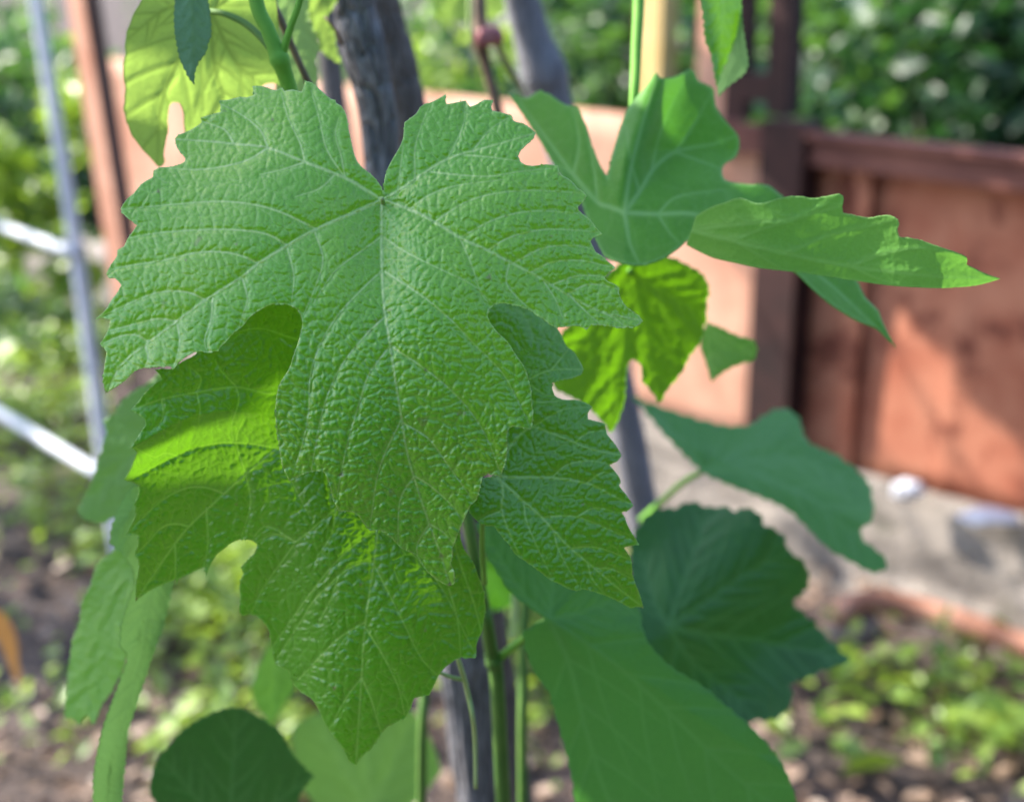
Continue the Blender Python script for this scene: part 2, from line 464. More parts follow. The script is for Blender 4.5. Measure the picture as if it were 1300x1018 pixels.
def build_leaf(outline, J, prims, secs, depth, h=3.0, cell=20.0, cell4=9.0, amp=1.0, a1=2.2, mat='leaf_mid', parent=None,
               label=None, teeth=None, seed=1, name='leaf', vein_gain=1.0, under=False, edge=True, auto=None, wave=2.0, puff=6.0, thick=0.3, smooth_step=5.0, gain3=0.2, edgew=1.3, vw=1.0, spots=(), raw=False, ampf=None, gainf=None):
    outl = add_teeth(outline, teeth[0], teeth[1], seed) if teeth else corner_smooth(outline, smooth_step)
    if auto: secs = list(secs) + auto_secondaries(prims, seed, *auto)
    x0, y0 = outl.min(0) - 2 * h; x1, y1 = outl.max(0) + 2 * h
    nx = int((x1 - x0) / h) + 2; ny = int((y1 - y0) / h) + 2
    xs = x0 + np.arange(nx) * h; ys = y0 + np.arange(ny) * h
    X, Y = np.meshgrid(xs, ys); X = X.astype(np.float64); Y = Y.astype(np.float64)
    ins = np.zeros((ny, nx), bool)
    ax, ay = outl[:, 0], outl[:, 1]; bx, by = np.roll(ax, -1), np.roll(ay, -1)
    for j, y in enumerate(ys):
        c = (ay <= y) != (by <= y)
        if not c.any(): continue
        xc = np.sort(ax[c] + (y - ay[c]) / (by[c] - ay[c]) * (bx[c] - ax[c]))
        ins[j] = (np.searchsorted(xc, xs) % 2) == 1
    loop = np.vstack([outl, outl[:1]])
    Re = max(40.0, 3 * h)
    De, Ae, _, _, CX, CY = seg_field(X, Y, [loop], Re, h, x0, y0)
    snap = ((~ins) & (De < 1.02 * h)) | (ins & (De < 0.3 * h))
    valid = ins | snap
    PX = np.where(snap, CX, X); PY = np.where(snap, CY, Y)
    # veins
    pr = [catmull(np.asarray(p, float)[:, :2], 6) for p in prims]
    sc = [catmull(np.asarray(p, float)[:, :2], 6) for p in secs]
    D1, A1, S1, W1, _, _ = seg_field(PX, PY, pr, 90.0, h, x0, y0)
    D2, A2, S2, W2, _, _ = seg_field(PX, PY, sc, 70.0, h, x0, y0) if sc else (np.full_like(D1, 70), A1, S1, W1, 0, 0)
    use2 = D2 < D1
    DD = np.where(use2, D2, D1); AA = np.where(use2, A2 + 5000, A1); SS = np.where(use2, S2, S1)
    # ladder + net tertiary veins
    xy = np.stack([PX.ravel() / 30, PY.ravel() / 30, np.full(PX.size, seed * 3.3)], 1)
    wx = (vnoise(xy, seed) - 0.5).reshape(PX.shape); wy = (vnoise(xy, seed + 3) - 0.5).reshape(PX.shape)
    _, e3a, r3 = voro((DD + wx * 9) / (cell * 1.45) + SS * 53, (AA + wy * 9 + 0.4 * DD) / (cell * 0.95), seed)
    e3 = e3a * cell
    _, e4a, r4 = voro((PX + wx * 14) / cell4, (PY + wy * 14) / cell4, seed + 7)
    e4 = e4a * cell4
    H = -a1 * W1 * np.exp(-(D1 / 7.0) ** 2) + 0.5 * a1 * W1 * np.exp(-(D1 / 1.6) ** 2)
    H += -0.50 * a1 * np.exp(-(D2 / 3.8) ** 2) + 0.2 * a1 * np.exp(-(D2 / 1.2) ** 2)
    amp_map = amp * (0.75 + 0.5 * (vnoise(xy * 0.35, seed + 21).reshape(PX.shape)))
    if ampf is not None: amp_map = amp_map * ampf(PX, PY)
    r3c = r3 - 0.5; r4c = r4 - 0.5
    fade = np.clip(DD / 5.0, 0, 1)
    H += amp_map * (0.95 * (1 - np.exp(-(e3 / 2.4) ** 1.25)) + 0.80 * (0.4 + 0.6 * fade) * (1 - np.exp(-(e4 / 2.1) ** 1.25)) + 0.25 * r3c * (1 - np.exp(-(e3 / 3.0) ** 2)) + 0.15 * r4c * (1 - np.exp(-(e4 / 2.0) ** 2)))
    # broad puffing between the veins
    H += puff * (1 - np.exp(-(np.minimum(D1, 90) / 40.0) ** 1.6)) + 0.10 * puff * (1 - np.exp(-(np.minimum(D2, 50) / 16.0) ** 1.8))
    Hs = H.copy()
    Hs[1:-1, 1:-1] = (H[1:-1, 1:-1] * 12 + H[:-2, 1:-1] + H[2:, 1:-1] + H[1:-1, :-2] + H[1:-1, 2:]) / 16
    H = Hs
    ew = vnoise(np.stack([Ae.ravel() / 38, Ae.ravel() * 0 + seed, Ae.ravel() * 0], 1), seed + 2).reshape(PX.shape) - 0.5
    H += wave * 4 * ew * np.exp(-De / 16.0) - 0.8 * np.exp(-(De / 4.0))
    if under: H = -H
    V = np.maximum.reduce([W1 ** 0.5 * np.exp(-(D1 / (vw * (0.9 + 1.2 * W1))) ** 2), 0.8 * W2 ** 0.5 * np.exp(-(D2 / (vw * (0.6 + 0.7 * W2))) ** 2), gain3 * np.exp(-(e3 / 0.8) ** 2), 0.3 * gain3 * np.exp(-(e4 / 0.8) ** 2)])
    if J is not None:
        V = np.maximum(V, 1.1 * np.exp(-(np.hypot(PX - J[0], PY - J[1]) / 5.0) ** 2))
    V = V * vein_gain
    if gainf is not None: V = V * gainf(PX, PY)
    if edge: V = np.maximum(V, 0.65 * np.exp(-(De / edgew) ** 2))
    V = np.clip(V, 0, 1)
    idx = -np.ones((ny, nx), np.int64); idx[valid] = np.arange(valid.sum())
    a, b, c, d = (np.s_[:-1, :-1]), (np.s_[:-1, 1:]), (np.s_[1:, 1:]), (np.s_[1:, :-1])
    par = ((np.add.outer(np.arange(ny - 1), np.arange(nx - 1))) % 2) == 0
    T = []
    for s3, msk in (((a, d, c), par), ((a, c, b), par), ((a, d, b), ~par), ((b, d, c), ~par)):
        ii = np.stack([idx[q] for q in s3], -1); ok = msk & (ii >= 0).all(-1)
        ss = np.stack([snap[q] for q in s3], -1).all(-1)
        cxm = sum(PX[q] for q in s3) / 3; cym = sum(PY[q] for q in s3) / 3
        bad = np.zeros_like(ok)
        if (ok & ss).any():
            jj, kk = np.where(ok & ss)
            mx, my = cxm[jj, kk], cym[jj, kk]
            cnt = np.zeros(len(mx), int)
            for e in range(0, len(ax)):
                m_ = (ay[e] <= my) != (by[e] <= my)
                if m_.any():
                    xc = ax[e] + (my - ay[e]) / (by[e] - ay[e] + 1e-12) * (bx[e] - ax[e])
                    cnt += (m_ & (xc > mx))
            bad[jj, kk] = (cnt % 2) == 0
        ok &= ~bad
        T.append(ii[ok])
    T = np.vstack(T)
    px = PX[valid]; py = PY[valid]; hh = H[valid]; vv = V[valid]
    dd = depth(px, py); dd = dd - hh * dd / FPX
    co = P(px, py, dd)
    sp = np.zeros(len(px))
    for (sx, sy, sr) in spots:
        ang = np.arctan2(py - sy, px - sx); sp = np.maximum(sp, np.clip(1.4 - np.hypot(px - sx, py - sy) / (sr * (1 + 0.3 * np.sin(3 * ang + sx))), 0, 1))
    if raw: return co, T, vv
    used = np.unique(T); rm = -np.ones(len(co), np.int64); rm[used] = np.arange(len(used))
    o = mesh_np(name, co[used], rm[T], M[mat], parent, attrs={"vein": vv[used], "spot": sp[used]})
    # leaf edge has real thickness
    if thick:
        md = o.modifiers.new("edge_thickness", 'SOLIDIFY'); md.thickness = thick * 0.001; md.offset = -1; md.use_rim_only = True
    if label: o["label"] = label
    return o

def plane_depth(d0, J, ax=0.0, ay=0.0, cx=0.0, cy=0.0, fold=None):
    """depth in metres; ax, ay in m per 100 px, cx, cy quadratic m per (100px)^2"""
    def f(px, py):
        x = (px - J[0]) / 100; y = (py - J[1]) / 100
        return d0 + ax * x + ay * y + cx * x * x + cy * y * y
    return f

# ================================================================== SETTING: ground
def grid_ground():
    rnd = np.random.RandomState(4)
    xs = np.concatenate([np.linspace(-60, -6, 28), np.linspace(-5.9, 5.9, 150), np.linspace(6, 60, 28)])
    ys = np.concatenate([np.linspace(-20, 0.5, 14), np.linspace(0.6, 9, 150), np.linspace(9.5, 120, 40)])
    X, Y = np.meshgrid(xs, ys)
    p = np.stack([X.ravel() * 2.2, Y.ravel() * 2.2, X.ravel() * 0], 1)
    Z = 0.07 * (vnoise(p, 3) - 0.5) + 0.05 * (vnoise(p * 3.7, 8) - 0.5) + 0.025 * (vnoise(p * 9, 11) - 0.5)
    near = np.exp(-((Y.ravel() - 4) / 8) ** 2) * np.exp(-(X.ravel() / 6) ** 2)
    Z = Z * near - 0.02
    V = np.stack([X.ravel(), Y.ravel(), Z], 1)
    ny, nx = X.shape; i = np.arange(ny * nx).reshape(ny, nx)
    Q = np.stack([i[:-1, :-1], i[:-1, 1:], i[1:, 1:], i[1:, :-1]], -1).reshape(-1, 4)
    return mesh_np('ground', V, Q, M['soil'])
tag(grid_ground(), kind='structure')

# ------------------------------------------------------------------ fence plane
G = ground_at(1300, 800)
vd = FW + (-1313 - W0 / 2) / FPX * RT + (H0 / 2 + 82) / FPX * UP
FD = np.array([vd[0], vd[1], 0]); FD /= np.linalg.norm(FD)          # along the fence, away from the camera
FN = np.array([-FD[1], FD[0], 0]); FN = FN if np.dot(FN, CAM - G) > 0 else -FN
def fs(px, py, off=0.0):
    q = on_plane(px, py, G + FN * off, FN); return np.dot(q - G, FD), q[2]
Z_BASE = fs(1300, 652)[1]; Z_TOP = fs(1300, 190)[1]
def fbox(name, s0, s1, z0, z1, o0, o1, mat, parent, slant=0.0, label=None):
    """box in fence coordinates: along, height, offset towards the camera"""
    c = []
    for s in (s0, s1):
        for o in (o0, o1):
            for z in (z0, z1):
                q = G + FD * (s + slant * (z - z0)) + FN * o; c.append([q[0], q[1], z])
    f = np.array([[0, 1, 3, 2], [4, 6, 7, 5], [0, 4, 5, 1], [2, 3, 7, 6], [1, 5, 7, 3], [0, 2, 6, 4]])
    o = mesh_np(name, c, f, mat, parent, smooth=False)
    if label: o["label"] = label
    return o
kerb = fbox('concrete_kerb', fs(60, 470)[0], -3.0, -0.15, Z_BASE, -0.30, 0.005, M['concrete'], None)
# rough top and chipped face for the kerb: a denser skin
def kerb_skin():
    s = np.linspace(-3.0, fs(60, 470)[0], 260); t = np.linspace(0, 1, 40)
    S, T = np.meshgrid(s, t)
    prof_o = np.interp(T, [0, 0.5, 0.62, 1.0], [0.05, 0.035, 0.03, -0.12]); prof_z = np.interp(T, [0, 0.5, 0.62, 1.0], [-0.05, Z_BASE * 0.72, Z_BASE * 0.98, Z_BASE + 0.008])
    nz = vnoise(np.stack([S.ravel() * 5, T.ravel() * 5, S.ravel() * 0], 1), 2) - 0.5 + 0.5 * (vnoise(np.stack([S.ravel() * 14, T.ravel() * 14, S.ravel() * 0], 1), 6) - 0.5)
    V = G + FD * S.ravel()[:, None] + FN * (prof_o.ravel() + 0.03 * nz)[:, None]; V[:, 2] = prof_z.ravel() + 0.018 * nz
    i = np.arange(S.size).reshape(S.shape)
    Q = np.stack([i[:-1, :-1], i[:-1, 1:], i[1:, 1:], i[1:, :-1]], -1).reshape(-1, 4)
    return V, Q
bpy.data.objects.remove(kerb)
kv, kq = kerb_skin()
kerb = mesh_np('concrete_kerb', kv, kq, M['concrete'])
tag(kerb, 'rough grey concrete footing running along under the rust red fence', 'footing')

fence = empty('metal_fence', tuple(np.array([G[0], G[1], 0.0])))
tag(fence, 'rust red sheet metal fence with brown rail and dark post, behind the vine', 'fence')
sp0 = fs(1010, 330, 0.10)[0]; sp1 = fs(957, 330, 0.10)[0]
panels = [(-3.0, -1.6), (-1.59, -0.55), (-0.54, sp0 + 0.07), (sp1 - 0.06, fs(800, 300)[0]), (fs(799, 300)[0], fs(560, 300)[0]), (fs(559, 300)[0], fs(330, 200)[0]), (fs(329, 200)[0], fs(141, 200)[0])]
for k, (a_, b_) in enumerate(panels):
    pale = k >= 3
    # each sheet is a shallow ribbed profile
    n = max(14, int(abs(b_ - a_) / 0.02)); s = np.linspace(a_, b_, n); z = np.linspace(Z_BASE - 0.02, Z_TOP - 0.015, 12)
    S, Z = np.meshgrid(s, z)
    O = 0.010 * (vnoise(np.stack([S.ravel() * 2.5, Z.ravel() * 2.5, S.ravel() * 0 + k], 1), 5) - 0.5).reshape(S.shape) * 1.6
    rib = ((S - a_) % 0.31); O = O + 0.004 * np.exp(-((rib - 0.15) / 0.014) ** 4)
    V = G + FD * S.ravel()[:, None] + FN * (O.ravel() - 0.0)[:, None]; V[:, 2] = Z.ravel()
    i = np.arange(S.size).reshape(S.shape)
    Q = np.stack([i[:-1, :-1], i[:-1, 1:], i[1:, 1:], i[1:, :-1]], -1).reshape(-1, 4)
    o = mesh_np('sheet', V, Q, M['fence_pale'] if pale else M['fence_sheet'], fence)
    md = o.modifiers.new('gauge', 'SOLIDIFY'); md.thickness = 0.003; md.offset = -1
    if pale: o["label"] = 'pink sheet with sun brightness put into its paler colour'
rail_h = Z_TOP - fs(1300, 236)[1]
fbox('top_rail', -3.0, sp0 - 0.002, Z_TOP - rail_h, Z_TOP, 0.02, 0.075, M['fence_rail'], fence)
fbox('top_rail', sp1 + 0.002, fs(900, 150)[0], Z_TOP - rail_h * 0.9, Z_TOP, 0.02, 0.07, M['fence_rail'], fence)
fbox('rail_lip', -3.0, sp0 - 0.002, Z_TOP - 0.012, Z_TOP + 0.004, 0.0755, 0.10, M['fence_rail'], fence)
fbox('post', sp0, sp1, Z_BASE + 0.012, Z_TOP + 0.02, 0.02, 0.10, M['rust_dark'], fence, label='dark brown box section post')
sr0, sr1 = fs(1108, 330)[0], fs(1085, 330)[0]
fbox('stiffener', sr0, sr1, Z_BASE, Z_TOP - rail_h - 0.002, 0.018, 0.035, M['fence_sheet'], fence)
b0, b1 = fs(1012, 60)[0], fs(985, 60)[0]
fbox('frame_bar', b0, b1, Z_TOP + 0.022, Z_TOP + 1.0, -0.03, 0.03, M['rust_dark'], fence, slant=0.02)
b2, b3 = fs(950, 100)[0], fs(926, 100)[0]
fbox('frame_bar', b2, b3, Z_TOP - 0.0, Z_TOP + 1.0, -0.03, 0.02, M['rust_dark'], fence)
fbox('frame_bar', b1 + 0.002, b2 - 0.002, fs(960, 128)[1], fs(960, 92)[1], -0.02, 0.02, M['rust_dark'], fence)
fbox('sheet', fs(924, 60)[0], fs(872, 60)[0], Z_TOP - 0.1, Z_TOP + 1.0, -0.05, -0.045, M['fence_pale'], fence, label='tall pale pink upright sheet')
s_y0, s_y1 = fs(870, 60)[0], fs(846, 60)[0]
yp = fbox('yellow_post', s_y0 + 0.45, s_y1 + 0.48, -0.1, 2.1, -0.55, -0.47, M['yellow_wood'], None)
tag(yp, 'sunlit yellow post standing behind the fence left of the tall pink sheet', 'post')

# angle iron at the left end of the fence
ang = empty('rusty_angle_iron', tuple(ground_at(175, 560)))
tag(ang, 'leaning rusty angle iron upright between the white pipes and the fence end', 'post')
def strip(name, tops, bots, mat, parent, thick=0.02):
    """a flat bar between pixel/depth quads, real thickness"""
    a = np.array(tops, float); b = np.array(bots, float)
    q = np.vstack([P(a[:, 0], a[:, 1], a[:, 2]), P(b[:, 0], b[:, 1], b[:, 2])])
    n = np.cross(q[1] - q[0], q[2] - q[0]); n /= np.linalg.norm(n)
    if np.dot(n, CAM - q[0]) > 0: n = -n
    v = np.vstack([q, q + n * thick])
    f = np.array([[0, 2, 3, 1], [4, 5, 7, 6], [0, 4, 6, 2], [1, 3, 7, 5], [0, 1, 5, 4], [2, 6, 7, 3]])
    return mesh_np(name, v, f, mat, parent, smooth=False)
strip('flange', [(76, -60, 2.76), (99, -60, 2.70)], [(156, 460, 2.96), (182, 460, 2.90)], M['rust'], ang, 0.006)
strip('web', [(99.5, -60, 2.70), (119, -60, 2.80)], [(182.5, 460, 2.90), (198, 460, 3.0)], M['rust_dark'], ang, 0.006)

# white pipe frame
pf = empty('white_pipe_frame', tuple(ground_at(150, 830)))
tag(pf, 'white painted steel pipe frame with two sloping rails at the left', 'frame')
ptube('upright', [(36, -70, 2.95, 16), (45, 0, 2.98, 16), (96, 311, 3.08, 18), (128, 545, 3.16, 19), (170, 830, 3.28, 20)], M['white_paint'], pf, sides=20)
rd = ray(-1000, -82); rd = rd / rd[1]; rd = np.array([rd[0], rd[1], 0]); rd /= np.linalg.norm(rd)
for (jx, jy, wpx) in ((96, 322, 13), (131, 604, 15)):
    j = P(jx, jy, 3.06 if jy < 400 else 3.16)
    tube('rail', [j, j + rd * 0.6, j + rd * 1.4], [wpx * 0.5 * 3.1 / FPX] * 3, M['white_paint'], pf, sides=20)

# posts behind the vine
ob = ptube('brown_post', [(395, -60, 1.55, 34), (420, 90, 1.60, 34), (448, 420, 1.70, 36), (470, 1000, 1.93, 38), (474, 1200, 2.0, 38)], M['bark_brown'], None, sides=20, rough=0.05, roughscale=60, seed=4)
tag(ob, 'brown wooden post seen just left of the grey vine stakes', 'post')
q0 = fs(190, 30)[0]; q1 = fs(138, 30)[0]
dk = fbox('dark_post', q0 + 0.35, q1 + 0.4, 0, 2.4, -0.60, -0.45, plain('dark_blue_paint', (0.035, 0.04, 0.055), (0.06, 0.065, 0.085)), None)
tag(dk, 'dark blue grey post behind the left end of the fence', 'post')

# kerb-side odds and ends
def lump(name, c, r, mat, seed, parent=None, sq=(1, 1, 1), n=26):
    th = np.linspace(0, math.pi, n); ph = np.linspace(0, 2 * math.pi, 2 * n, endpoint=False)
    TH, PH = np.meshgrid(th, ph, indexing='ij')
    d = np.stack([np.sin(TH) * np.cos(PH), np.sin(TH) * np.sin(PH), np.cos(TH)], -1).reshape(-1, 3)
    rr = r * (0.75 + 0.5 * vnoise(d * 1.6 + 5, seed) + 0.28 * (vnoise(d * 4 + 9, seed + 1) - 0.5))
    v = np.array(c) + d * rr[:, None] * np.array(sq)
    i = np.arange(n * 2 * n).reshape(n, 2 * n)
    a = i[:-1]; b = i[1:]
    Q = np.stack([a, b, np.roll(b, -1, 1), np.roll(a, -1, 1)], -1).reshape(-1, 4)
    return mesh_np(name, v, Q, mat, parent, smooth=True)
def on_z(px, py, z):
    return on_plane(px, py, np.array([0, 0, z]), np.array([0, 0, 1.0]))
o = lump('plastic_bag', on_z(1152, 622, Z_BASE + 0.02), 0.030, M['white_plastic'], 3, sq=(1.2, 0.8, 0.75))
tag(o, 'crumpled white plastic lump on the concrete footing, nearer the fence post', 'rubbish')
o = lump('plastic_bag', on_z(1256, 655, Z_BASE + 0.012), 0.038, M['white_plastic'], 9, sq=(1.7, 1.0, 0.35))
tag(o, 'long flat white plastic scrap on the footing at the right edge', 'rubbish')
o = lump('stone', on_z(1085, 800, 0.04), 0.055, M['stone'], 5, sq=(1.1, 1.0, 0.8))
tag(o, 'dark rounded stone lying at the bend of the rusty pipe', 'stone')
pp = [on_z(x, y, z) for x, y, z in ((1062, 800, 0.03), (1068, 778, 0.09), (1100, 764, 0.10), (1160, 771, 0.09), (1240, 796, 0.08), (1330, 830, 0.07), (1420, 866, 0.06))]
o = tube('rusty_pipe', pp, [0.012, 0.022, 0.027, 0.027, 0.027, 0.027, 0.027], M['rust'], None, sides=16, rough=0.04, roughscale=40)
tag(o, 'rusty pinkish bent pipe lying on the soil below the footing', 'pipe')

# ------------------------------------------------------------------ foliage builders
def leaf_cloud(centers, normals, size, rnd, tint):
    """small folded leaves: 6 vertices, 4 triangles each; arrays"""
    n = len(centers)
    a = rnd.normal(size=(n, 3)); a -= (a * normals).sum(1)[:, None] * normals; a /= np.linalg.norm(a, axis=1)[:, None]
    b = np.cross(normals, a)
    s = size[:, None]
    up = normals * s * 0.14
    v = np.stack([centers - a * s, centers - a * s * 0.3 + b * s * 0.62 + up, centers + a * s * 0.5 + b * s * 0.48 + up,
                  centers + a * s * 1.1 - up * 0.8, centers + a * s * 0.5 - b * s * 0.48 + up, centers - a * s * 0.3 - b * s * 0.62 + up], 1)
    V = v.reshape(-1, 3)
    base = (np.arange(n) * 6)[:, None, None]
    F = (np.array([[0, 3, 2], [0, 2, 1], [0, 4, 3], [0, 5, 4]])[None] + base).reshape(-1, 3)
    return V, F, np.repeat(tint, 6)

def crown_leaves(c, rad, n, size, seed, updown=0.6):
    rnd = np.random.RandomState(seed)
    k = max(6, n // 60)
    cc = rnd.normal(size=(k, 3)); cc /= np.linalg.norm(cc, axis=1)[:, None]; cc *= rnd.uniform(0.35, 1.0, (k, 1)) ** 0.6
    w = rnd.randint(0, k, n)
    p = cc[w] + rnd.normal(size=(n, 3)) * 0.17
    p = np.array(c) + p * np.array(rad)
    nn = rnd.normal(size=(n, 3)); nn[:, 2] = np.abs(nn[:, 2]) + updown; nn /= np.linalg.norm(nn, axis=1)[:, None]
    return leaf_cloud(p, nn, size * rnd.uniform(0.6, 1.3, n), rnd, rnd.uniform(0, 1, k)[w] * 0.6 + rnd.uniform(0, 0.4, n))

def shrub(loc, rad, n, size, mat, seed, label, group=None, name='shrub', cat='shrub', dist_stem=True):
    base = (loc[0], loc[1], 0.0)
    e = empty(name, base); tag(e, label, cat, group)
    V, F, t = crown_leaves(loc, rad, n, size, seed)
    V[:, 2] = np.maximum(V[:, 2], 0.01)
    o = mesh_np('foliage', V, F, mat, e, attrs={"tint": t}); o["kind"] = "stuff"
    rnd = random.Random(seed)
    for k in range(3 if dist_stem else 0):
        x = rnd.uniform(-.5, .5) * rad[0]; y = rnd.uniform(-.3, .3) * rad[1]
        tube('stem', [(loc[0] + x * 0.2, loc[1] + y * 0.2, -0.05), (loc[0] + x * 0.5, loc[1] + y * 0.5, loc[2] * 0.5), (loc[0] + x, loc[1] + y, loc[2] + rad[2] * 0.6)], [0.018, 0.013, 0.006], M['bark_brown'], e, sides=8, sub=4)
    return e

def at_ground_px(px, dist):
    r = ray(px, -82); r = r / np.hypot(r[0], r[1]); return CAM[:2] + r[:2] * dist

# greenery behind the fence, right to left
for k, (px, dist, z, rad, n, size, mat, lab) in enumerate([
    (1290, 4.9, 0.95, (0.75, 0.6, 0.75), 2600, 0.045, 'bg_dark', 'dark leafy shrub behind the fence at the right edge'),
    (1150, 5.3, 0.85, (0.65, 0.6, 0.7), 2300, 0.045, 'bg_mid', 'shrub with sunlit leaf tips behind the fence right of the dark bar'),
    (1040, 6.2, 0.80, (0.7, 0.6, 0.8), 2200, 0.045, 'bg_dark', 'dark shrub behind the upright dark bars of the fence'),
    (900, 7.4, 0.7, (0.8, 0.7, 0.9), 1800, 0.05, 'bg_mid', 'loose green shrub behind the yellow post'),
    (770, 7.6, 0.62, (0.75, 0.7, 0.75), 2000, 0.055, 'bg_dark', 'dark green shrub seen right of the leaning grey stake'),
    (640, 8.6, 0.60, (0.6, 0.7, 0.8), 1100, 0.05, 'bg_bright', 'yellow green shrub seen behind the brown cane'),
    (540, 9.4, 0.55, (0.9, 0.8, 0.9), 1500, 0.055, 'bg_mid', 'green shrub seen right of the thick grey vine trunk'),
    (1400, 6.4, 0.9, (1.2, 0.9, 1.1), 2600, 0.05, 'bg_dark', 'large dark shrub filling the upper right corner'),
    (1230, 7.5, 0.9, (1.3, 0.9, 1.0), 2600, 0.05, 'bg_dark', 'deep dark shrub at the back of the upper right greenery'),
    (950, 10.5, 0.8, (1.9, 0.9, 1.1), 2600, 0.06, 'bg_dark', 'wide dark shrub farthest behind the fence bars'),
    (-10, 3.6, 1.0, (0.20, 0.25, 0.36), 420, 0.035, 'bg_bright', 'bright yellow green bush by the top of the white pipe'),
    (60, 8.6, 0.5, (0.9, 0.7, 0.7), 1800, 0.05, 'bg_mid', 'green shrub behind the rusty angle iron'),
    (-90, 8.0, 0.5, (0.8, 0.7, 0.6), 1500, 0.05, 'bg_mid', 'green shrub at the upper left edge'),
]):
    xy = at_ground_px(px, dist)
    shrub((xy[0], xy[1], z), rad, n, size, M[mat], 40 + k, lab, dist_stem=k != 10)

# weeds and grass on the soil
def weeds(name, regions, n, size, mat, seed, hmax=0.16):
    rnd = np.random.RandomState(seed)
    C = []
    for (x0, x1, y0, y1, w) in regions:
        m = int(n * w)
        k = max(3, m // 22)
        px = rnd.uniform(x0, x1, k); py = rnd.uniform(y0, y1, k)
        hh = rnd.uniform(0.35, 1.0, k)
        for j in range(m):
            i = rnd.randint(k)
            g = ground_at(px[i], py[i]); r_ = 0.07
            C.append([g[0] + rnd.normal() * r_, g[1] + rnd.normal() * r_ * 1.2, rnd.uniform(0.01, hmax) * hh[i]])
    C = np.array(C); n = len(C)
    nn = rnd.normal(size=(n, 3)) * 0.7; nn[:, 2] = np.abs(nn[:, 2]) + 0.8; nn /= np.linalg.norm(nn, axis=1)[:, None]
    V, F, t = leaf_cloud(C, nn, size * rnd.uniform(0.5, 1.35, n), rnd, rnd.uniform(0, 1, n))
    o = mesh_np(name, V, F, M[mat], None, attrs={"tint": t})
    return o
o = weeds('ground_weeds', [(-80, 130, 330, 560, .26), (-60, 130, 560, 700, .07), (190, 420, 690, 830, .17), (180, 420, 830, 1010, .10), (620, 720, 720, 960, .08), (1000, 1320, 850, 1010, .055), (-50, 160, 700, 950, .03)], 4200, 0.022, 'bg_bright', 5)
tag(o, 'yellow green weeds scattered over the dry soil', 'weeds', kind='stuff')
o = weeds('broad_weeds', [(1020, 1320, 880, 1000, .10), (180, 330, 720, 900, .22), (-60, 120, 440, 600, .2), (640, 740, 800, 960, .1)], 260, 0.045, 'bg_bright', 15, hmax=0.12)
tag(o, 'broader pale green weed leaves rising over the low weeds', 'weeds', kind='stuff')
def twigs(n, seed):
    rnd = np.random.RandomState(seed); Vs = []; Fs = []
    for j in range(n):
        g = ground_at(rnd.uniform(-100, 1400), rnd.uniform(640, 1080)); a = rnd.uniform(0, math.pi); L = rnd.uniform(0.03, 0.16); r_ = rnd.uniform(0.0015, 0.004)
        d = np.array([math.cos(a), math.sin(a), rnd.uniform(-.1, .25)]); q = np.array([-d[1], d[0], 0]); b = g + [0, 0, 0.012]
        c = [b + d * t_ * L + q * r_ * math.cos(k * 2.094) + np.array([0, 0, r_ * math.sin(k * 2.094)]) + q * 0.1 * L * math.sin(t_ * 3 + j) for t_ in (0, .5, 1) for k in range(3)]
        o_ = len(Vs); Vs += c
        for s_ in (0, 3):
            for k in range(3):
                k2 = (k + 1) % 3; Fs += [(o_ + s_ + k, o_ + s_ + k2, o_ + s_ + 3 + k2), (o_ + s_ + k, o_ + s_ + 3 + k2, o_ + s_ + 3 + k)]
    return np.array(Vs), np.array(Fs)
tv, tf = twigs(260, 3)
tag(mesh_np('dry_twigs', tv, tf, M['stem_brown'], None), 'dry twigs and stalks strewn over the soil', 'twigs', kind='stuff')
o = weeds('grass_cover', [(-250, 140, 60, 330, .6), (-300, 200, -40, 60, .2), (-80, 140, 330, 460, .2)], 9000, 0.035, 'bg_mid', 9, hmax=0.10)
tag(o, 'low green ground cover beyond the white pipes', 'ground cover', kind='stuff')
def litter(n, seed):
    rnd = np.random.RandomState(seed); C = []
    for j in range(n):
        g = ground_at(rnd.uniform(-100, 1400), rnd.uniform(620, 1080)); C.append([g[0], g[1], 0.008 + 0.012 * rnd.rand()])
    C = np.array(C); nn = rnd.normal(size=(n, 3)) * 0.35; nn[:, 2] = 1; nn /= np.linalg.norm(nn, axis=1)[:, None]
    return leaf_cloud(C, nn, 0.018 * rnd.uniform(0.5, 1.5, n), rnd, rnd.uniform(0, 1, n))
lm = bg_leaf('dead_leaf_litter', (0.14, 0.08, 0.05), (0.42, 0.30, 0.22), (0.1, 0.05, 0.02))
V, F, t = litter(1500, 12)
tag(mesh_np('leaf_litter', V, F, lm, None, attrs={"tint": t}), 'dead leaves and clods lying on the soil', 'leaf litter', kind='stuff')

# ================================================================== THE VINE
vine = empty('grapevine', tuple(ground_at(640, 1150)))
tag(vine, 'grapevine with large crinkled green leaves filling the picture', 'grapevine')

# wooden stakes / old trunks
def to_ground(a, b):
    """continue the line a->b down to the ground"""
    d = b - a; t = -b[2] / d[2]; return b + d * (t * 1.02)
def stake(name, plist, mat, label, cat, up=True, **kw):
    a = np.array(plist, float); pts = list(P(a[:, 0], a[:, 1], a[:, 2])); r = list(a[:, 3] * 0.5 * a[:, 2] / FPX)
    pts.append(to_ground(pts[-2], pts[-1])); r.append(r[-1] * 1.1)
    o = tube(name, pts, r, mat, None, **kw); tag(o, label, cat); return o
stake('wooden_stake', [(425, -170, .66, 54), (448, 0, .70, 54), (462, 60, .713, 56), (478, 140, .73, 50), (487, 230, .745, 46), (520, 450, .78, 48), (560, 700, .83, 56), (592, 860, .86, 66), (604, 960, .88, 66)], M['bark_grey'],
      'weathered dark grey cracked stake directly behind the notch of the largest leaf', 'stake', sides=90, sub=30, rough=0.26, roughscale=210, stretch=7, seed=2)
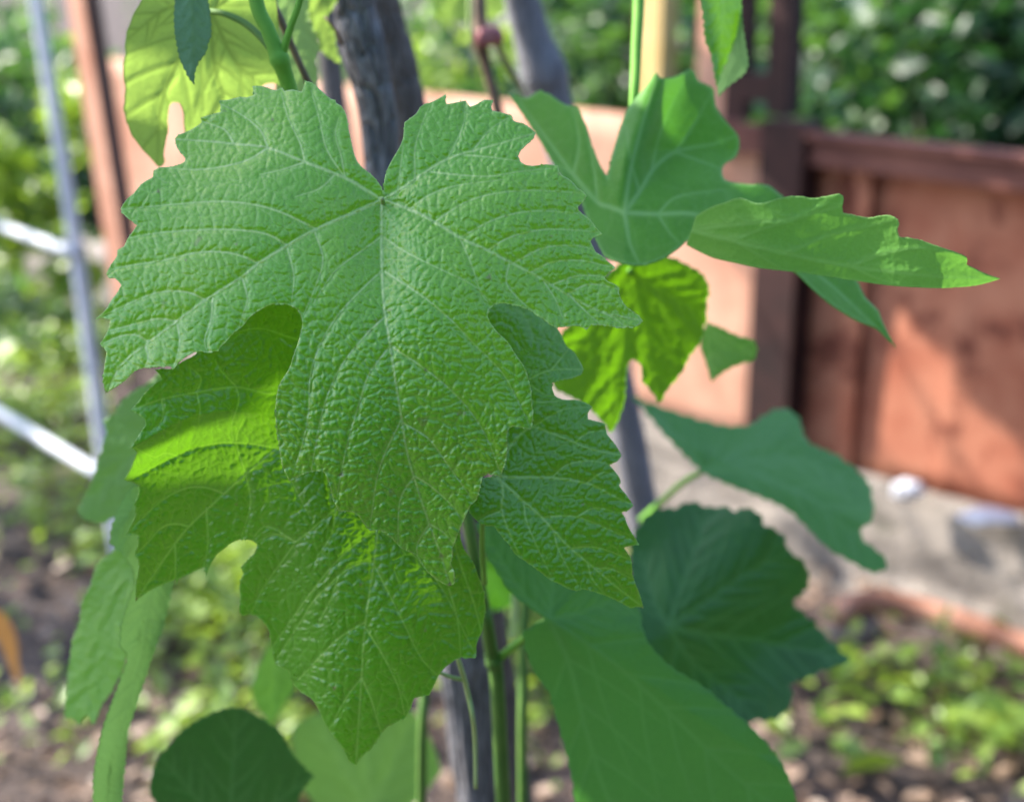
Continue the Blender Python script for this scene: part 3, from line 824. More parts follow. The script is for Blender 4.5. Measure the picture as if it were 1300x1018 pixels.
stake('old_vine_trunk', [(455, -150, .78, 56), (478, 0, .82, 58), (500, 80, .84, 56), (520, 160, .86, 54), (545, 300, .89, 54), (590, 600, .96, 54), (615, 760, 1.0, 50)], M['bark_brown'],
      'rough grey brown trunk leaning close behind the dark stake', 'trunk', sides=64, sub=20, rough=0.15, roughscale=170, stretch=6, seed=11)
stake('wooden_stake', [(640, -140, 1.02, 44), (661, -10, 1.05, 46), (676, 50, 1.065, 48), (690, 92, 1.075, 60), (700, 130, 1.085, 52), (735, 270, 1.12, 46), (780, 470, 1.18, 46), (806, 600, 1.22, 44), (832, 730, 1.26, 44), (860, 860, 1.3, 44)], M['bark_smooth'],
      'smooth grey leaning stake with a dark knot, right of the brown cane', 'stake', sides=48, sub=20, rough=0.05, roughscale=90, stretch=8, seed=7)

# ---- main leaf --------------------------------------------------------------
main_out = [(487,246),(484,237),(474,224),(456,202),(446,171),(440,147),(434,139),(428,133),(425,128),(419,125),(414,121),(405,114),(397,108),(389,106),(385,111),(381,115),(371,113.5),(362,115),(357,112),(349,114),(336,111),(328,111),(322,112),(320,120),(312,123),(303,124),(291,128),(281,130),(279,141),(269,145),(257,150),(255,156),(246,162),(236,168),(229,172),(222,176),(226,188),(232,199),(230,204),(222,209),(212,212),(203,214),(196,218),(193,225),(185,230),(179,235),(173,242),(169,247),(163,253),(153,265),(158,271),(163,278),(170,286),(167,293),(161,303),(157,312),(150,318),(148,326),(142,336),(135,348),(140,352),(145,355),(150,363),(147,371),(140,382),(136,390),(130,398),(126,403),(133,405),(137,409),(136,418),(133,427),(129,436),(132,443),(134,450),(133,465),(133,480),(134,499),(145,492),(158,483),(170,474),(183,469),(197,467),(213,465),(219,467),(226,461),(237,453),(245,449),(253,447),(263,446),(275,444),(280,439),(288,432),(298,422),(308,414),(318,404),(328,397),(343,390),(354,389),(363,390),(375,397),(380,408),(380,420),(378,431),(373,448),(367,466),(360,480),(355,493),(352,509),(351,527),(352,545),(354,560),(356,573),(359,588),(364,598),(369,606),(378,604),(388,601),(397,600),(405,600),(411,603),(416,612),(420,621),(424,632),(431,645),(440,648),(448,651),(455,656),(461,663),(467,669),(473,673),(482,674),(489,677),(499,685),(508,694),(518,700),(528,706),(536,716),(544,725),(556,734),(571,744),(574,736),(575,725),(573,715),(575,706),(576,695),(579,686),(585,670),(593,652),(598,642),(604,634),(608,624),(611,615),(614,608),(620,603),(627,602),(634,601),(638,592),(642,580),(644,567),(645,553),(648,547),(653,543),(662,542),(671,541),(674,532),(675,520),(674,508),(673,495),(669,480),(664,466),(658,456),(651,445),(644,434),(634,423),(627,413),(623,403),(624,395),(630,389),(638,387),(648,388),(658,390),(670,394),(680,400),(690,405),(699,411),(708,414),(720,414),(733,414),(740,416),(745,417),(752,413),(760,413),(772,414),(785,415),(795,414),(804,413),(816,407),(808,400),(800,393),(793,385),(789,378),(786,372),(785,366),(780,361),(774,357),(770,352),(773,346),(777,339),(770,332),(764,325),(758,320),(755,314),(752,307),(753,302),(760,296),(754,288),(749,280),(742,273),(737,267),(736,262),(739,257),(742,249),(739,244),(733,239),(727,232),(721,227),(714,223),(709,218),(705,212),(692,210),(678,210),(670,208),(664,204),(661,197),(664,190),(669,183),(675,176),(680,169),(672,164),(664,158),(656,155),(651,152),(647,147),(636,143),(627,140),(624,135),(623,130),(614,129),(606,132),(598,134),(593,131),(589,129),(579,130),(569,131),(566,127),(564,123),(555,127),(546,131),(540,133),(534,137),(528,145),(521,151),(515,157),(513,166),(511,175),(507,186),(501,198),(494,212),(489,225)]
mainJ = (485, 254)
main_p = [
 [(485,254),(484.5,300),(485,345),(488,390),(494,430),(500,470),(508,520),(517,575),(530,620),(545,665),(560,705),(571,744)],
 [(485,254),(462,240),(438,226),(387,206),(340,188),(297,183),(269,180),(224,177)],
 [(485,254),(445,272),(402,291),(365,312),(328,335),(304,354),(261,381),(225,408),(190,434),(155,462),(134,499)],
 [(485,254),(505,243),(527,228),(568,202),(615,188),(650,178),(680,169)],
 [(485,254),(520,266),(552,282),(584,302),(619,318),(647,333),(682,351),(725,377),(764,396),(816,407)]]
main_s = [
 [(438,226),(433,198),(426,172),(430,150)],[(438,226),(415,190),(405,150),(395,115)],[(387,206),(381,182),(366,150),(357,118)],[(340,188),(330,165),(305,145),(282,133)],[(297,183),(285,165),(258,155)],
 [(387,206),(360,215),(330,222)],[(340,188),(310,205),(260,215),(215,214)],[(425,222),(405,240),(375,250)],
 [(402,291),(355,269),(316,259),(273,256),(218,260),(155,266)],
 [(328,335),(312,327),(285,320.5),(249,321),(206,331),(150,340),(137,348)],[(261,381),(237,371),(202,371),(167,384),(128,402)],[(190,434),(170,425),(150,428),(131,436)],
 [(225,408),(200,405),(170,412),(140,420)],[(365,312),(340,298),(300,292),(255,292),(200,296),(165,302)],
 [(308,354),(314,379),(308,400),(303,416)],[(365,315),(373,350),(370,385)],[(270,378),(268,405),(260,430),(262,445)],[(400,295),(410,330),(400,365),(385,400)],[(225,410),(228,435),(222,462)],[(185,440),(188,455),(183,468)],
 [(527,228),(527,190),(535,160),(546,133)],[(568,202),(584,170),(590,150),(589,131)],[(600,192),(622,165),(645,150)],[(505,243),(508,215),(512,185)],[(590,197),(625,200),(660,205)],[(545,218),(580,222),(620,224),(660,218),(700,214)],
 [(552,282),(587,259),(623,247),(670,242),(737,245)],[(619,318),(646,302),(686,292),(725,292),(759,295)],[(674,346),(701,333),(737,331),(775,339)],[(721,373),(749,361),(786,367)],[(584,302),(630,278),(680,268),(745,272)],[(650,335),(690,315),(730,312),(758,318)],[(700,362),(735,350),(775,352)],
 [(520,266),(545,248),(580,236),(640,228)],
 [(647,333),(643,360),(662,383),(680,398)],[(725,377),(740,392),(760,410)],[(690,357),(705,380),(715,405)],[(584,302),(600,340),(610,370),(622,388)],[(764,396),(780,404),(790,412)],
 [(485,344),(465,362),(430,399),(406,439),(394,478),(392,520),(385,560),(372,600)],
 [(489,345),(540,379),(572,406),(599,434),(638,474),(655,505),(672,538)],
 [(494.5,440),(469,474),(457,509),(445,549),(435,590),(428,630)],[(497,440),(536,466),(571,494),(599,525),(620,560),(634,598)],
 [(510,532),(489,575),(478,610),(470,668)],[(512,537),(543,556),(567,588),(590,620),(600,635)],
 [(526,604),(508,635),(505,690)],[(526,604),(548,618),(575,643),(585,660)],[(545,665),(530,690),(530,705)],[(545,665),(562,675),(576,690)],
 [(485,300),(460,318),(425,345),(398,385)],[(485,300),(515,320),(555,340),(600,362),(625,385)],[(491,400),(460,430),(430,470),(410,520),(400,570),(395,598)]]
def main_depth(px, py):
    x = (px - 485) / 100; y = (py - 430) / 100
    d = 0.4475 + 0.0021 * y * y + 0.0004 * x * x
    # the blade is folded a little along the midrib near the stalk
    d += 0.0045 * np.exp(-(x / 0.35) ** 2) * np.exp(-((py - 300) / 90.0) ** 2)
    # side lobes lean back, left more than right
    d += 0.0022 * np.clip(-x - 1.0, 0, 9) ** 1.5 * 0.6
    d += 0.0016 * np.clip(x - 1.4, 0, 9) ** 1.5
    d += 0.0035 * np.sin(px / 62.0 + 0.8) * np.clip((py - 430) / 200, 0, 1) * 0.35
    d += 0.0015 * np.sin(px / 45.0 + py / 80.0)
    return d
leaf_a = build_leaf(accent(main_out), mainJ, main_p, main_s, main_depth, h=1.15, cell=17, cell4=10.5, amp=1.75, a1=3.4, mat='leaf_main', parent=vine, gain3=0.17, ampf=lambda x, y: 1 + 0.4 * np.clip((y - 400) / 150, 0, 1) - 0.4 / (1 + np.exp(((x - 430) + 0.6 * (y - 330)) / 35.0)), gainf=lambda x, y: 1.05 + 0.5 / (1 + np.exp((x - 440) / 40.0)), label='largest deeply crinkled leaf in front with five pointed lobes', seed=3, puff=6.0, wave=1.2, spots=[(621,352,3.5),(655,404,2.5),(201,243,2.2),(433,602,3.2),(560,705,3),(300,310,1.6),(540,470,1.8),(236,330,1.5),(700,300,1.6),(571,742,3.5),(346,152,1.8),(134,498,3)])
ptube('petiole', [(485, 252, .4545, 5), (487, 262, .462, 6), (492, 285, .475, 7), (505, 320, .50, 7), (530, 380, .55, 7), (560, 470, .60, 8)], M['stem_pale'], leaf_a, sides=10)

# ---- right leaf overlapped by the main one ----------------------------------
r_out = [(596,650),(600,630),(606,612),(618,605),(629,602),(610,580),(590,540),(575,490),(572,430),(595,385),(640,372),(690,392),(704,412),(711,425),(719,438),(727,446),(733,457),(741,469),(734,474),(725,479),(714,483),(705,487),(701,493),(704,502),(716,506),(728,508),(740,512),(748,517),(747,524),(749,531),(758,535),(766,539),(769,546),(772,553),(780,565),(789,578),(783,584),(777,590),(781,597),(785,604),(788,611),(788,618),(795,629),(804,641),(798,646),(792,651),(795,658),(797,666),(801,676),(807,688),(801,692),(795,696),(798,703),(801,711),(803,722),(804,732),(810,751),(817,771),(808,770),(799,769),(787,764),(775,759),(758,753),(742,749),(733,749),(725,747),(712,741),(700,735),(688,727),(676,718),(665,710),(655,702),(647,692),(638,682),(631,674),(626,669),(616,666),(609,664)]
rJ = (629, 604)
r_p = [[(629,604),(642,616),(665,637),(688,657),(717,689),(746,714),(783,745),(817,771)],
       [(629,604),(650,606),(684,606),(715,608),(750,615),(780,630),(804,641)],
       [(629,604),(645,570),(672,543),(695,548),(718,557),(750,570),(789,578)],
       [(629,604),(640,560),(650,520),(668,485),(700,470),(741,469)],
       [(629,604),(637,614),(638,630),(637,648),(645,672),(657,700)]]
r_s = [[(688,657),(710,655),(733,656),(766,669),(807,688)],[(725,696),(750,694),(775,700),(803,712)],[(755,722),(775,722),(803,735)],[(672,543),(688,535),(715,520),(748,517)],[(730,562),(745,550),(770,546)],[(700,607),(720,590),(750,585),(777,590)],
       [(745,613),(765,600),(785,605)],[(733,656),(755,645),(790,652)],[(665,637),(668,660),(680,690),(700,732)],[(703,674),(710,700),(735,745)],[(746,714),(752,735),(770,756)],[(637,648),(620,655),(608,662)],[(668,485),(690,500),(703,503)],[(655,505),(640,470),(640,430)],[(700,470),(712,455),(722,443)],[(660,495),(680,510),(720,508)]]
def r_depth(px, py):
    x = (px - 629) / 100; y = (py - 604) / 100
    return 0.4665 + 0.004 * x + 0.003 * y * y + 0.0018 * x * x + 0.002 * np.sin(px / 30.0 - py / 40.0) * 0.8 - 0.0035 * np.clip(y, 0, 2) + 0.001 * np.clip(-y, 0, 3) * 3
leaf_r = build_leaf(accent(r_out), rJ, r_p, r_s, r_depth, h=1.25, cell=16, cell4=9.8, amp=1.7, a1=3.0, mat='leaf_second', parent=vine, label='crinkled leaf half hidden behind the right side of the largest leaf', seed=8, puff=4.0, wave=1.2, vein_gain=1.15, spots=[(817,770,2.5),(629,603,2.5),(740,640,1.6)])
ptube('petiole', [(628, 604, .468, 5), (622, 612, .480, 5), (616, 630, .50, 6), (612, 680, .53, 7), (615, 740, .56, 8)], M['stem_green'], leaf_r, sides=10)

# ---- second leaf, lower left -------------------------------------------------
b_out = [(247,451),(232,459),(219,466),(209,468),(201,471),(203,477),(202,482),(194,489),(186,498),(178,509),(171,519),(177,526),(182,533),(182,540),(179,547),(174,557),(169,567),(173,575),(170,584),(167,595),(162,607),(168,612),(174,618),(174,628),(171,640),(172,652),(168,664),(164,675),(170,678),(174,682),(174,693),(172,704),(175,712),(176,721),(174,740),(172,763),(181,756),(190,750),(204,744),(219,738),(222,742),(226,738),(230,734),(243,728),(257,721),(261,727),(268,715),(276,705),(284,699),(292,693),(304,688),(320,686),(322,693),(321,701),(314,711),(308,720),(309,728),(306,737),(305,747),(306,760),(307,774),(310,779),(318,780),(325,783),(331,788),(337,795),(341,803),(343,812),(345,822),(348,832),(351,841),(358,847),(366,853),(369,860),(374,868),(383,878),(394,887),(401,896),(407,907),(413,918),(420,929),(428,940),(436,950),(444,962),(452,972),(460,958),(472,948),(484,932),(492,924),(500,919),(507,914),(514,910),(521,899),(527,888),(536,884),(544,880),(550,870),(556,860),(561,853),(567,847),(576,840),(585,835),(594,833),(602,830),(605,815),(611,800),(613,787),(615,774),(614,762),(613,750),(606,730),(600,712),(592,694),(584,677),(590,640),(600,590),(590,520),(560,455),(520,430),(490,455),(482,462),(475,430),(455,380),(420,345),(370,335),(320,350),(285,385),(270,425)]
bJ = (482, 462)
b_p = [[(482,462),(427,505),(390,537),(353,568),(312,602),(270,640),(240,668),(215,700),(172,763)],
       [(482,462),(487,530),(490,592),(480,672),(472,733),(463,800),(459,860),(452,970)],
       [(482,462),(420,476),(351,499),(300,491.5),(250,498),(205,507),(171,519)],
       [(482,462),(430,440),(377,431),(330,417),(290,425)],
       [(482,462),(530,540),(565,620),(580,700),(600,760),(611,800)]]
b_s = [[(351,569),(315,563),(280,562),(245,570),(205,588),(162,607)],[(285,627),(262,619),(235,620),(202,638),(164,675)],[(240,668),(222,665),(205,670),(186,690),(172,704)],
       [(262,645),(264,690),(258,721)],[(312,602),(318,640),(305,686)],[(222,690),(223,710),(222,738)],[(300,491.5),(303,510),(294,540),(296,560)],[(250,498),(254,520),(252,535)],[(300,491),(280,470),(272,455)],[(250,498),(255,480),(240,465)],[(205,507),(207,530),(195,545)],
       [(228,580),(210,575),(195,580),(169,567)],[(312,602),(300,560),(310,530)],
       [(490,592),(460,615),(427,645),(392,675),(376,688),(362,707),(335,745),(318,780)],[(376,688),(350,678),(322,690)],[(376,688),(345,670),(330,672),(312,700)],
       [(474,715),(455,716),(430,731),(397,764),(383,787),(350,838)],[(463,790),(430,810),(400,840),(374,868)],[(480,672),(440,700),(400,745),(345,822)],[(427,645),(420,680),(400,710)],
       [(474,715),(497,760),(514,794),(534,834),(556,858)],[(482,672),(520,700),(560,745),(602,828)],[(463,795),(485,830),(505,870),(514,908)],[(459,860),(440,885),(418,925)],[(459,860),(472,890),(484,930)],[(570,747),(581,787),(585,833)],[(430,731),(420,760),(405,790)],[(353,568),(370,610),(395,660)],[(390,537),(410,580),(420,640)]]
def b_depth(px, py):
    yr = np.interp(px, [150, 165, 205, 245, 280, 315, 351, 380, 440], [618, 610, 587, 568, 562, 563, 568, 575, 600])
    w = 1 / (1 + np.exp((px - 385) / 22.0))
    t = (py - yr) / 100.0
    ridge = np.sqrt(t * t + 0.004)
    up = np.clip(-t * 2.5, 0, 1) * w
    d = 0.4840 + w * np.where(t < 0, -0.004, 0.0105) * ridge - 0.009 * up * np.clip((370 - px) / 100.0, 0, 1.6)
    # downward hanging lobe
    y2 = (py - 600) / 100.0; x2 = (px - 462) / 100.0
    d += (1 - w) * (0.0015 + 0.0022 * np.clip(y2, -2, 9) ** 2 * 0.55 + 0.0022 * x2 * x2)
    d += 0.0035 * np.clip((700 - px) / 100 - 4.2, 0, 9) * 0.5 * 0
    d += 0.0012 * np.sin(px / 38.0 + 1.0) * np.sin(py / 47.0)
    return d
leaf_b = build_leaf(accent(b_out), bJ, b_p, b_s, b_depth, h=1.35, cell=19, cell4=11, amp=1.5, a1=3.0, mat='leaf_second', parent=vine, label='bright green leaf hanging below and left behind the largest leaf', seed=14, puff=4.0, wave=1.4, vein_gain=1.25, spots=[(458,742,2),(424,873,2.6),(300,640,1.8),(540,800,2),(172,760,2.5)])
ptube('petiole', [(482, 462, .492, 6), (486, 470, .505, 6), (500, 500, .53, 7), (530, 560, .57, 8), (570, 660, .60, 8)], M['stem_green'], leaf_b, sides=10)

# ---- folded leaf on the right ------------------------------------------------
p_out = [(645,119),(657,122),(669,124),(678,119),(687,114),(692,118),(697,119),(704,124),(711,129),(718,133),(726,135),(734,138),(739,148),(744,160),(748,172),(751,184),(756,196),(761,208),(766,217),(771,226),(773,214),(776,200),(780,186),(784,172),(789,157),(794,143),(802,131),(812,119),(822,107),(832,92),(837,99),(847,99),(857,97),(867,93),(876,87),(882,91),(886,102),(896,107),(906,113),(907,124),(909,135),(915,145),(921,153),(929,162),(936,170),(939,180),(938,190),(933,200),(921,207),(917,213),(917,221),(920,228),(927,231),(950,234),(975,235),(985,242),(995,250),(1020,275),(1060,315),(1088,356),(1094,368),(1099,378),(1108,386),(1115,393),(1119,404),(1126,420),(1138,441),(1125,428),(1113,417),(1098,411),(1083,404),(1068,395),(1053,385),(1031,366),(1008,345),(960,325),(915,305),(884,290),(878,300),(866,311),(855,320),(842,328),(827,334),(812,337),(799,336),(787,333),(776,330),(768,326),(760,312),(753,297),(744,275),(738,257),(710,220),(680,170)]
pJ = (793, 270)
p_p = [[(793,270),(812,243),(827,218),(840,204),(857,193),(880,187),(906,183),(936,172)],[(793,270),(775,263),(758,256),(728,222),(699,183),(660,130)],[(793,270),(835,272),(880,272),(940,290),(1040,350),(1138,440)],[(793,270),(796,290),(800,310),(812,336)],[(793,270),(800,220),(815,160),(835,95)]]
p_s = [[(827,218),(835,180),(850,140),(876,90)],[(812,243),(800,200),(795,160)],[(857,193),(880,160),(905,115)],[(857,193),(890,205),(920,215)],[(758,256),(755,220),(745,170)],[(728,222),(735,180),(726,137)],[(728,222),(700,205)],[(835,272),(860,250),(920,240)],[(835,272),(850,295),(865,310)]]
def p_depth(px, py):
    x = (px - 793) / 100; y = (py - 270) / 100
    d = 0.555 + 0.022 * np.clip(-y, 0, 3) + 0.018 * np.clip(-x, 0, 3) - 0.030 * np.clip(y, 0, 2)
    # upright lobe is cupped: its left margin comes forward
    up = np.clip(-y / 0.8, 0, 1) * np.clip((px - 765) / 20, 0, 1) * np.clip((1010 - px) / 90, 0, 1)
    d += up * (0.020 - 0.022 * np.exp(-((px - (775 - y * 34)) / 32.0) ** 2))
    d += 0.030 * (np.log1p(np.exp((x - 1.1) * 5)) / 5)
    return d
q_out = [(884,274),(890,270),(897,266),(908,261),(921,257),(931,253),(940,251),(948,254),(955,257),(962,259),(970,258),(985,253),(1004,249),(1018,250),(1034,252),(1050,249),(1066,246),(1070,249),(1071,256),(1069,264),(1070,271),(1086,274),(1103,277),(1118,274),(1132,274),(1140,279),(1141,285),(1139,293),(1141,301),(1155,302),(1172,306),(1186,311),(1201,316),(1216,321),(1227,326),(1228,331),(1227,336),(1236,340),(1246,345),(1258,350),(1270,354),(1254,359),(1236,363),(1213,365),(1191,366),(1162,365),(1132,363),(1108,360),(1083,356),(1049,351),(1014,346),(986,343),(960,340),(932,334),(906,328),(888,320),(871,311),(878,292)]
q_p = [[(878,292),(930,305),(1000,322),(1080,338),(1180,350),(1270,354)],[(878,292),(930,285),(1000,278),(1066,262)]]
q_s = [[(930,305),(970,290),(1020,275),(1060,250)],[(1000,322),(1050,300),(1100,288),(1138,278)],[(1080,338),(1130,320),(1180,315),(1225,328)],[(1080,338),(1110,352),(1140,362)],[(930,305),(960,322),(990,340)]]
def q_depth(px, py):
    t = np.clip((px - 870) / 400.0, 0, 1)
    d = 0.536 - 0.048 * (1 - (1 - t) ** 2.6)
    return d + 0.010 * ((py - 300) / 100.0) + 0.0035 * np.sin(px / 40.0)
c1, t1, v1 = build_leaf(p_out, pJ, p_p, p_s, p_depth, h=2.2, cell=22, cell4=10, amp=0.6, a1=2.6, seed=21, vw=1.6, puff=7, wave=1.5, raw=True, vein_gain=1.0, edgew=3.2)
c2, t2, v2 = build_leaf(q_out, None, q_p, q_s, q_depth, h=1.8, cell=20, cell4=9, amp=0.7, a1=2.2, seed=22, vw=1.5, puff=4, wave=1.0, under=True, raw=True, vein_gain=0.8, edgew=2.0)
M['leaf_fold'] = leaf_mat('leaf_folded_lobe_face', (0.12, 0.33, 0.05), (0.16, 0.38, 0.06), (0.22, 0.42, 0.13), (0.20, 0.50, 0.06), rough=0.5, spec=0.35, tfac=0.36)
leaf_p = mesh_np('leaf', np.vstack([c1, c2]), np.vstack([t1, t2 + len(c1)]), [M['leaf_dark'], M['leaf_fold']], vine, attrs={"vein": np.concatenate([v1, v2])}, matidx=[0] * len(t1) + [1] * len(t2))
leaf_p["label"] = 'dark green cupped leaf with one lobe folded forward to the right'
md = leaf_p.modifiers.new("edge_thickness", 'SOLIDIFY'); md.thickness = 0.0004; md.offset = -1; md.use_rim_only = True
ptube('petiole', [(812, -90, .62, 17), (811, 0, .615, 15), (808, 60, .61, 14), (806, 110, .605, 13), (800, 200, .60, 10), (793, 268, .562, 8)], M['stem_green'], leaf_p, sides=14)

# ---- other leaves ------------------------------------------------------------
def simple(outline, J, tips, depth, mat, label, seed, h=2.4, teeth=(2.2, 13), amp=0.6, auto=(4, 45, 0.4), vein_gain=0.8, under=False, puff=5, pet=None, pmat='stem_green', secs=(), wave=2.0, cell=24):
    prims = [[J] + ([t] if not isinstance(t[0], (tuple, list)) else list(t)) for t in tips]
    o = build_leaf(outline, J, prims, secs, depth, h=h, cell=cell, cell4=11, amp=amp, a1=2.6, vw=1.7, mat=mat, parent=vine, label=label, teeth=teeth, seed=seed, auto=auto, vein_gain=vein_gain, under=under, puff=puff, wave=wave)
    if pet: ptube('petiole', pet, M[pmat], o, sides=12)
    return o

# sunlit green leaf under the folded one
simple([(704,492),(702,460),(712,425),(735,400),(770,350),(812,322),(852,327),(877,339),(891,348),(900,366),(897,385),(897,402),(894,414),(887,438),(877,449),(867,470),(857,483),(847,495),(837,513),(830,500),(822,491),(816,484),(815,467),(811,459),(805,456),(798,460),(795,473),(794,492),(792,512),(784,534),(776,551),(765,535),(745,515),(722,502)],
       (800,345), [(837,512),(776,550),(897,402),(706,480)], plane_depth(.64, (800, 400), 0.006, -0.004), 'leaf_glow', 'translucent bright green leaf hanging under the dark cupped leaf', 31, teeth=(1.8, 14), pet=[(800,345,.64,8),(795,335,.66,8),(790,300,.70,9)], wave=1)
# small folded scrap right of it
simple([(889,438),(893,420),(897,409),(916,417),(935,426),(955,432),(961,441),(957,457),(943,461),(930,466),(920,471),(911,478),(903,485),(899,470),(895,457)], (896,414), [(903,484),(955,450),(925,445)], plane_depth(.70, (920, 440), -0.02, 0.01), 'leaf_mid', 'small folded leaf tip with a pale sunlit patch', 33, h=3, teeth=(1.5, 12), auto=(3, 45, 0.35), puff=3)
# large dull leaf on the right, seen aslant
simple([(800,501),(815,508),(845,519),(880,530),(900,536),(921,540),(940,541),(956,538),(966,530),(976,524),(987,519),(998,519),(1008,524),(1015,532),(1018,544),(1022,555),(1032,565),(1045,570),(1060,576),(1074,586),(1087,596),(1098,607),(1106,619),(1108,636),(1109,656),(1100,666),(1091,673),(1094,683),(1103,691),(1114,700),(1122,706),(1127,714),(1121,724),(1108,726),(1092,719),(1077,710),(1063,703),(1050,694),(1037,682),(1022,667),(1012,656),(1000,647),(986,639),(969,632),(952,625),(934,619),(914,610),(894,601),(878,586),(862,570),(850,558),(838,545),(820,522)],
       (892,599), [[(960,600),(1040,640),(1108,700)],[(940,570),(998,522)],[(1000,580),(1100,615)],[(860,555),(805,505)]], lambda x, y: .84 + 0.02 * (x - 950) / 100 - 0.05 * (y - 600) / 100 + 0.012 * np.abs((y - 600) - 0.45 * (x - 950)) / 100, 'leaf_dull', 'large dull green leaf seen aslant in front of the concrete footing', 35, teeth=(2.6, 19), auto=(5, 40, 0.35), vein_gain=1.0, pet=[(889,600,.85,7),(868,612,.87,8),(845,632,.90,8),(815,660,.95,9)])
# dark leaf below it
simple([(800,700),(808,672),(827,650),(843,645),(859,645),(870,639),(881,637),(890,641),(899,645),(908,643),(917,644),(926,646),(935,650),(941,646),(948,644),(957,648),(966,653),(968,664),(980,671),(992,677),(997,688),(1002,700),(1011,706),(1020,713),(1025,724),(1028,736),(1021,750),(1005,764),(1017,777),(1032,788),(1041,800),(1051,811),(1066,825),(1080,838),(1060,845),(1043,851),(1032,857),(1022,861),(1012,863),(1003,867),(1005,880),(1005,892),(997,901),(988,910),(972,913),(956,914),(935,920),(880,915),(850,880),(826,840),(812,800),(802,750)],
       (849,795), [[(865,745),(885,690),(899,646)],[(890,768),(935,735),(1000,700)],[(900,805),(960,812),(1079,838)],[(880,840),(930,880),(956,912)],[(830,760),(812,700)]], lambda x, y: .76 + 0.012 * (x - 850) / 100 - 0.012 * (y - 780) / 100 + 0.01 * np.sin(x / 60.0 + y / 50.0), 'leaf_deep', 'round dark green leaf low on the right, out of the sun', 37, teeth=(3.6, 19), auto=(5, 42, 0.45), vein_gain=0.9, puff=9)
# lower centre leaf
simple([(604,664),(610,680),(615,698),(621,710),(628,721),(637,736),(647,750),(655,758),(665,765),(672,771),(680,777),(688,781),(694,785),(688,789),(681,792),(672,797),(663,802),(665,813),(668,826),(673,840),(679,855),(688,867),(697,878),(704,902),(711,927),(720,960),(728,1000),(735,1060),(780,1110),(850,1130),(900,1100),(985,1090),(1015,1040),(1006,1000),(992,968),(975,945),(960,929),(949,918),(937,908),(926,899),(915,890),(902,878),(888,868),(870,857),(852,846),(836,831),(823,816),(815,795),(812,774),(770,715),(700,680),(640,655)],
       (697,786), [[(703,738),(715,690)],[(735,778),(772,765),(812,770)],[(741,814),(790,850),(850,905),(940,990),(1010,1040)],[(723,845),(745,930),(780,1030),(850,1120)],[(665,755),(630,700),(608,668)]], lambda x, y: .575 + 0.006 * (x - 700) / 100 + 0.010 * np.abs(y - 786 - 0.65 * (x - 697)) / 100 + 0.006 * np.clip(y - 800, 0, 300) / 100, 'leaf_dull', 'smooth blue green leaf at bottom centre below the crinkled ones', 39, h=2.4, teeth=(1.8, 20), auto=(5, 42, 0.4), vein_gain=1.0, amp=0.45, puff=5,
       pet=[(696,786,.577,8),(684,793,.60,9),(664,811,.63,10),(629,839,.645,12)])
# upper left leaf, seen from beneath against the sun
simple([(186,-8),(173,12),(164,32),(159,51),(159,69),(156,88),(158,104),(159,120),(157,138),(160,152),(167,171),(180,189),(194,204),(203,214),(208,208),(208,192),(210,180),(213,170),(213,148),(215,134),(222,128.5),(230,132),(233,148),(234,166),(238,190),(270,200),(310,180),(325,140),(330,111),(345,105),(356,108),(356,80),(352,20),(340,-40),(280,-70),(215,-50)],
       (268,15), [[(271,78),(284,127),(295,190)],[(300,80),(345,115)],[(235,60),(205,130),(200,205)],[(215,10),(162,50)],[(300,-10),(340,-35)]], plane_depth(.545, (260, 80), 0.004, 0.006), 'leaf_young', 'yellow green leaf seen from beneath against the sun at upper left', 41, h=2.2, teeth=(1.0, 20), auto=(4, 45, 0.45), under=True, vein_gain=1.0, amp=0.3, cell=20, puff=2, wave=0.6,
       pet=[(268,15,.535,8),(285,18,.53,8),(311,30,.525,9),(335,52,.52,9),(350,74,.515,10)], pmat='stem_dark')
# small drooping leaf in front of it
simple([(222,-30),(222,0),(221,22),(222,42),(225,60),(229,77),(234,88),(239,98),(247,108),(247,96),(249,87),(252,80),(258,72),(263,64),(264,56),(268,46),(268,30),(266,12),(262,-10),(255,-40),(240,-50)],
       (243,-45), [[(245,20),(247,107)]], plane_depth(.50, (245, 50), 0.01, -0.004), 'leaf_blue', 'small drooping grey green leaf in front of the yellow green one', 43, h=2.0, teeth=(1.6, 8), auto=(6, 40, 0.16), under=True, amp=0.5, puff=3, vein_gain=0.9)
# leaves beside the shoot, top
simple([(352,-30),(398,-25),(393,0),(391,23),(397,35),(401,50),(404,65),(400,77),(403,92),(402,108),(395,135),(380,150),(360,140),(350,110),(345,60)], (365,-28), [[(378,40),(395,105)],[(385,10),(398,35)]], plane_depth(.60, (380, 50), 0.0, -0.003), 'leaf_under', 'pale green toothed leaf behind the upper green shoot', 45, h=2.6, teeth=(2.2, 13), auto=(4, 45, 0.3), amp=0.3)
simple([(392,-30),(430,-35),(428,0),(421,12),(413,22),(424,40),(426,60),(433,81),(420,74),(408,66),(402,50),(392,20)], (405,-25), [[(410,30),(432,80)]], plane_depth(.66, (410, 40), 0.01, 0), 'leaf_young', 'light green pointed leaf tip beside the dark stake', 47, h=3, teeth=(2.5, 14), auto=(3, 45, 0.3), amp=0.3)
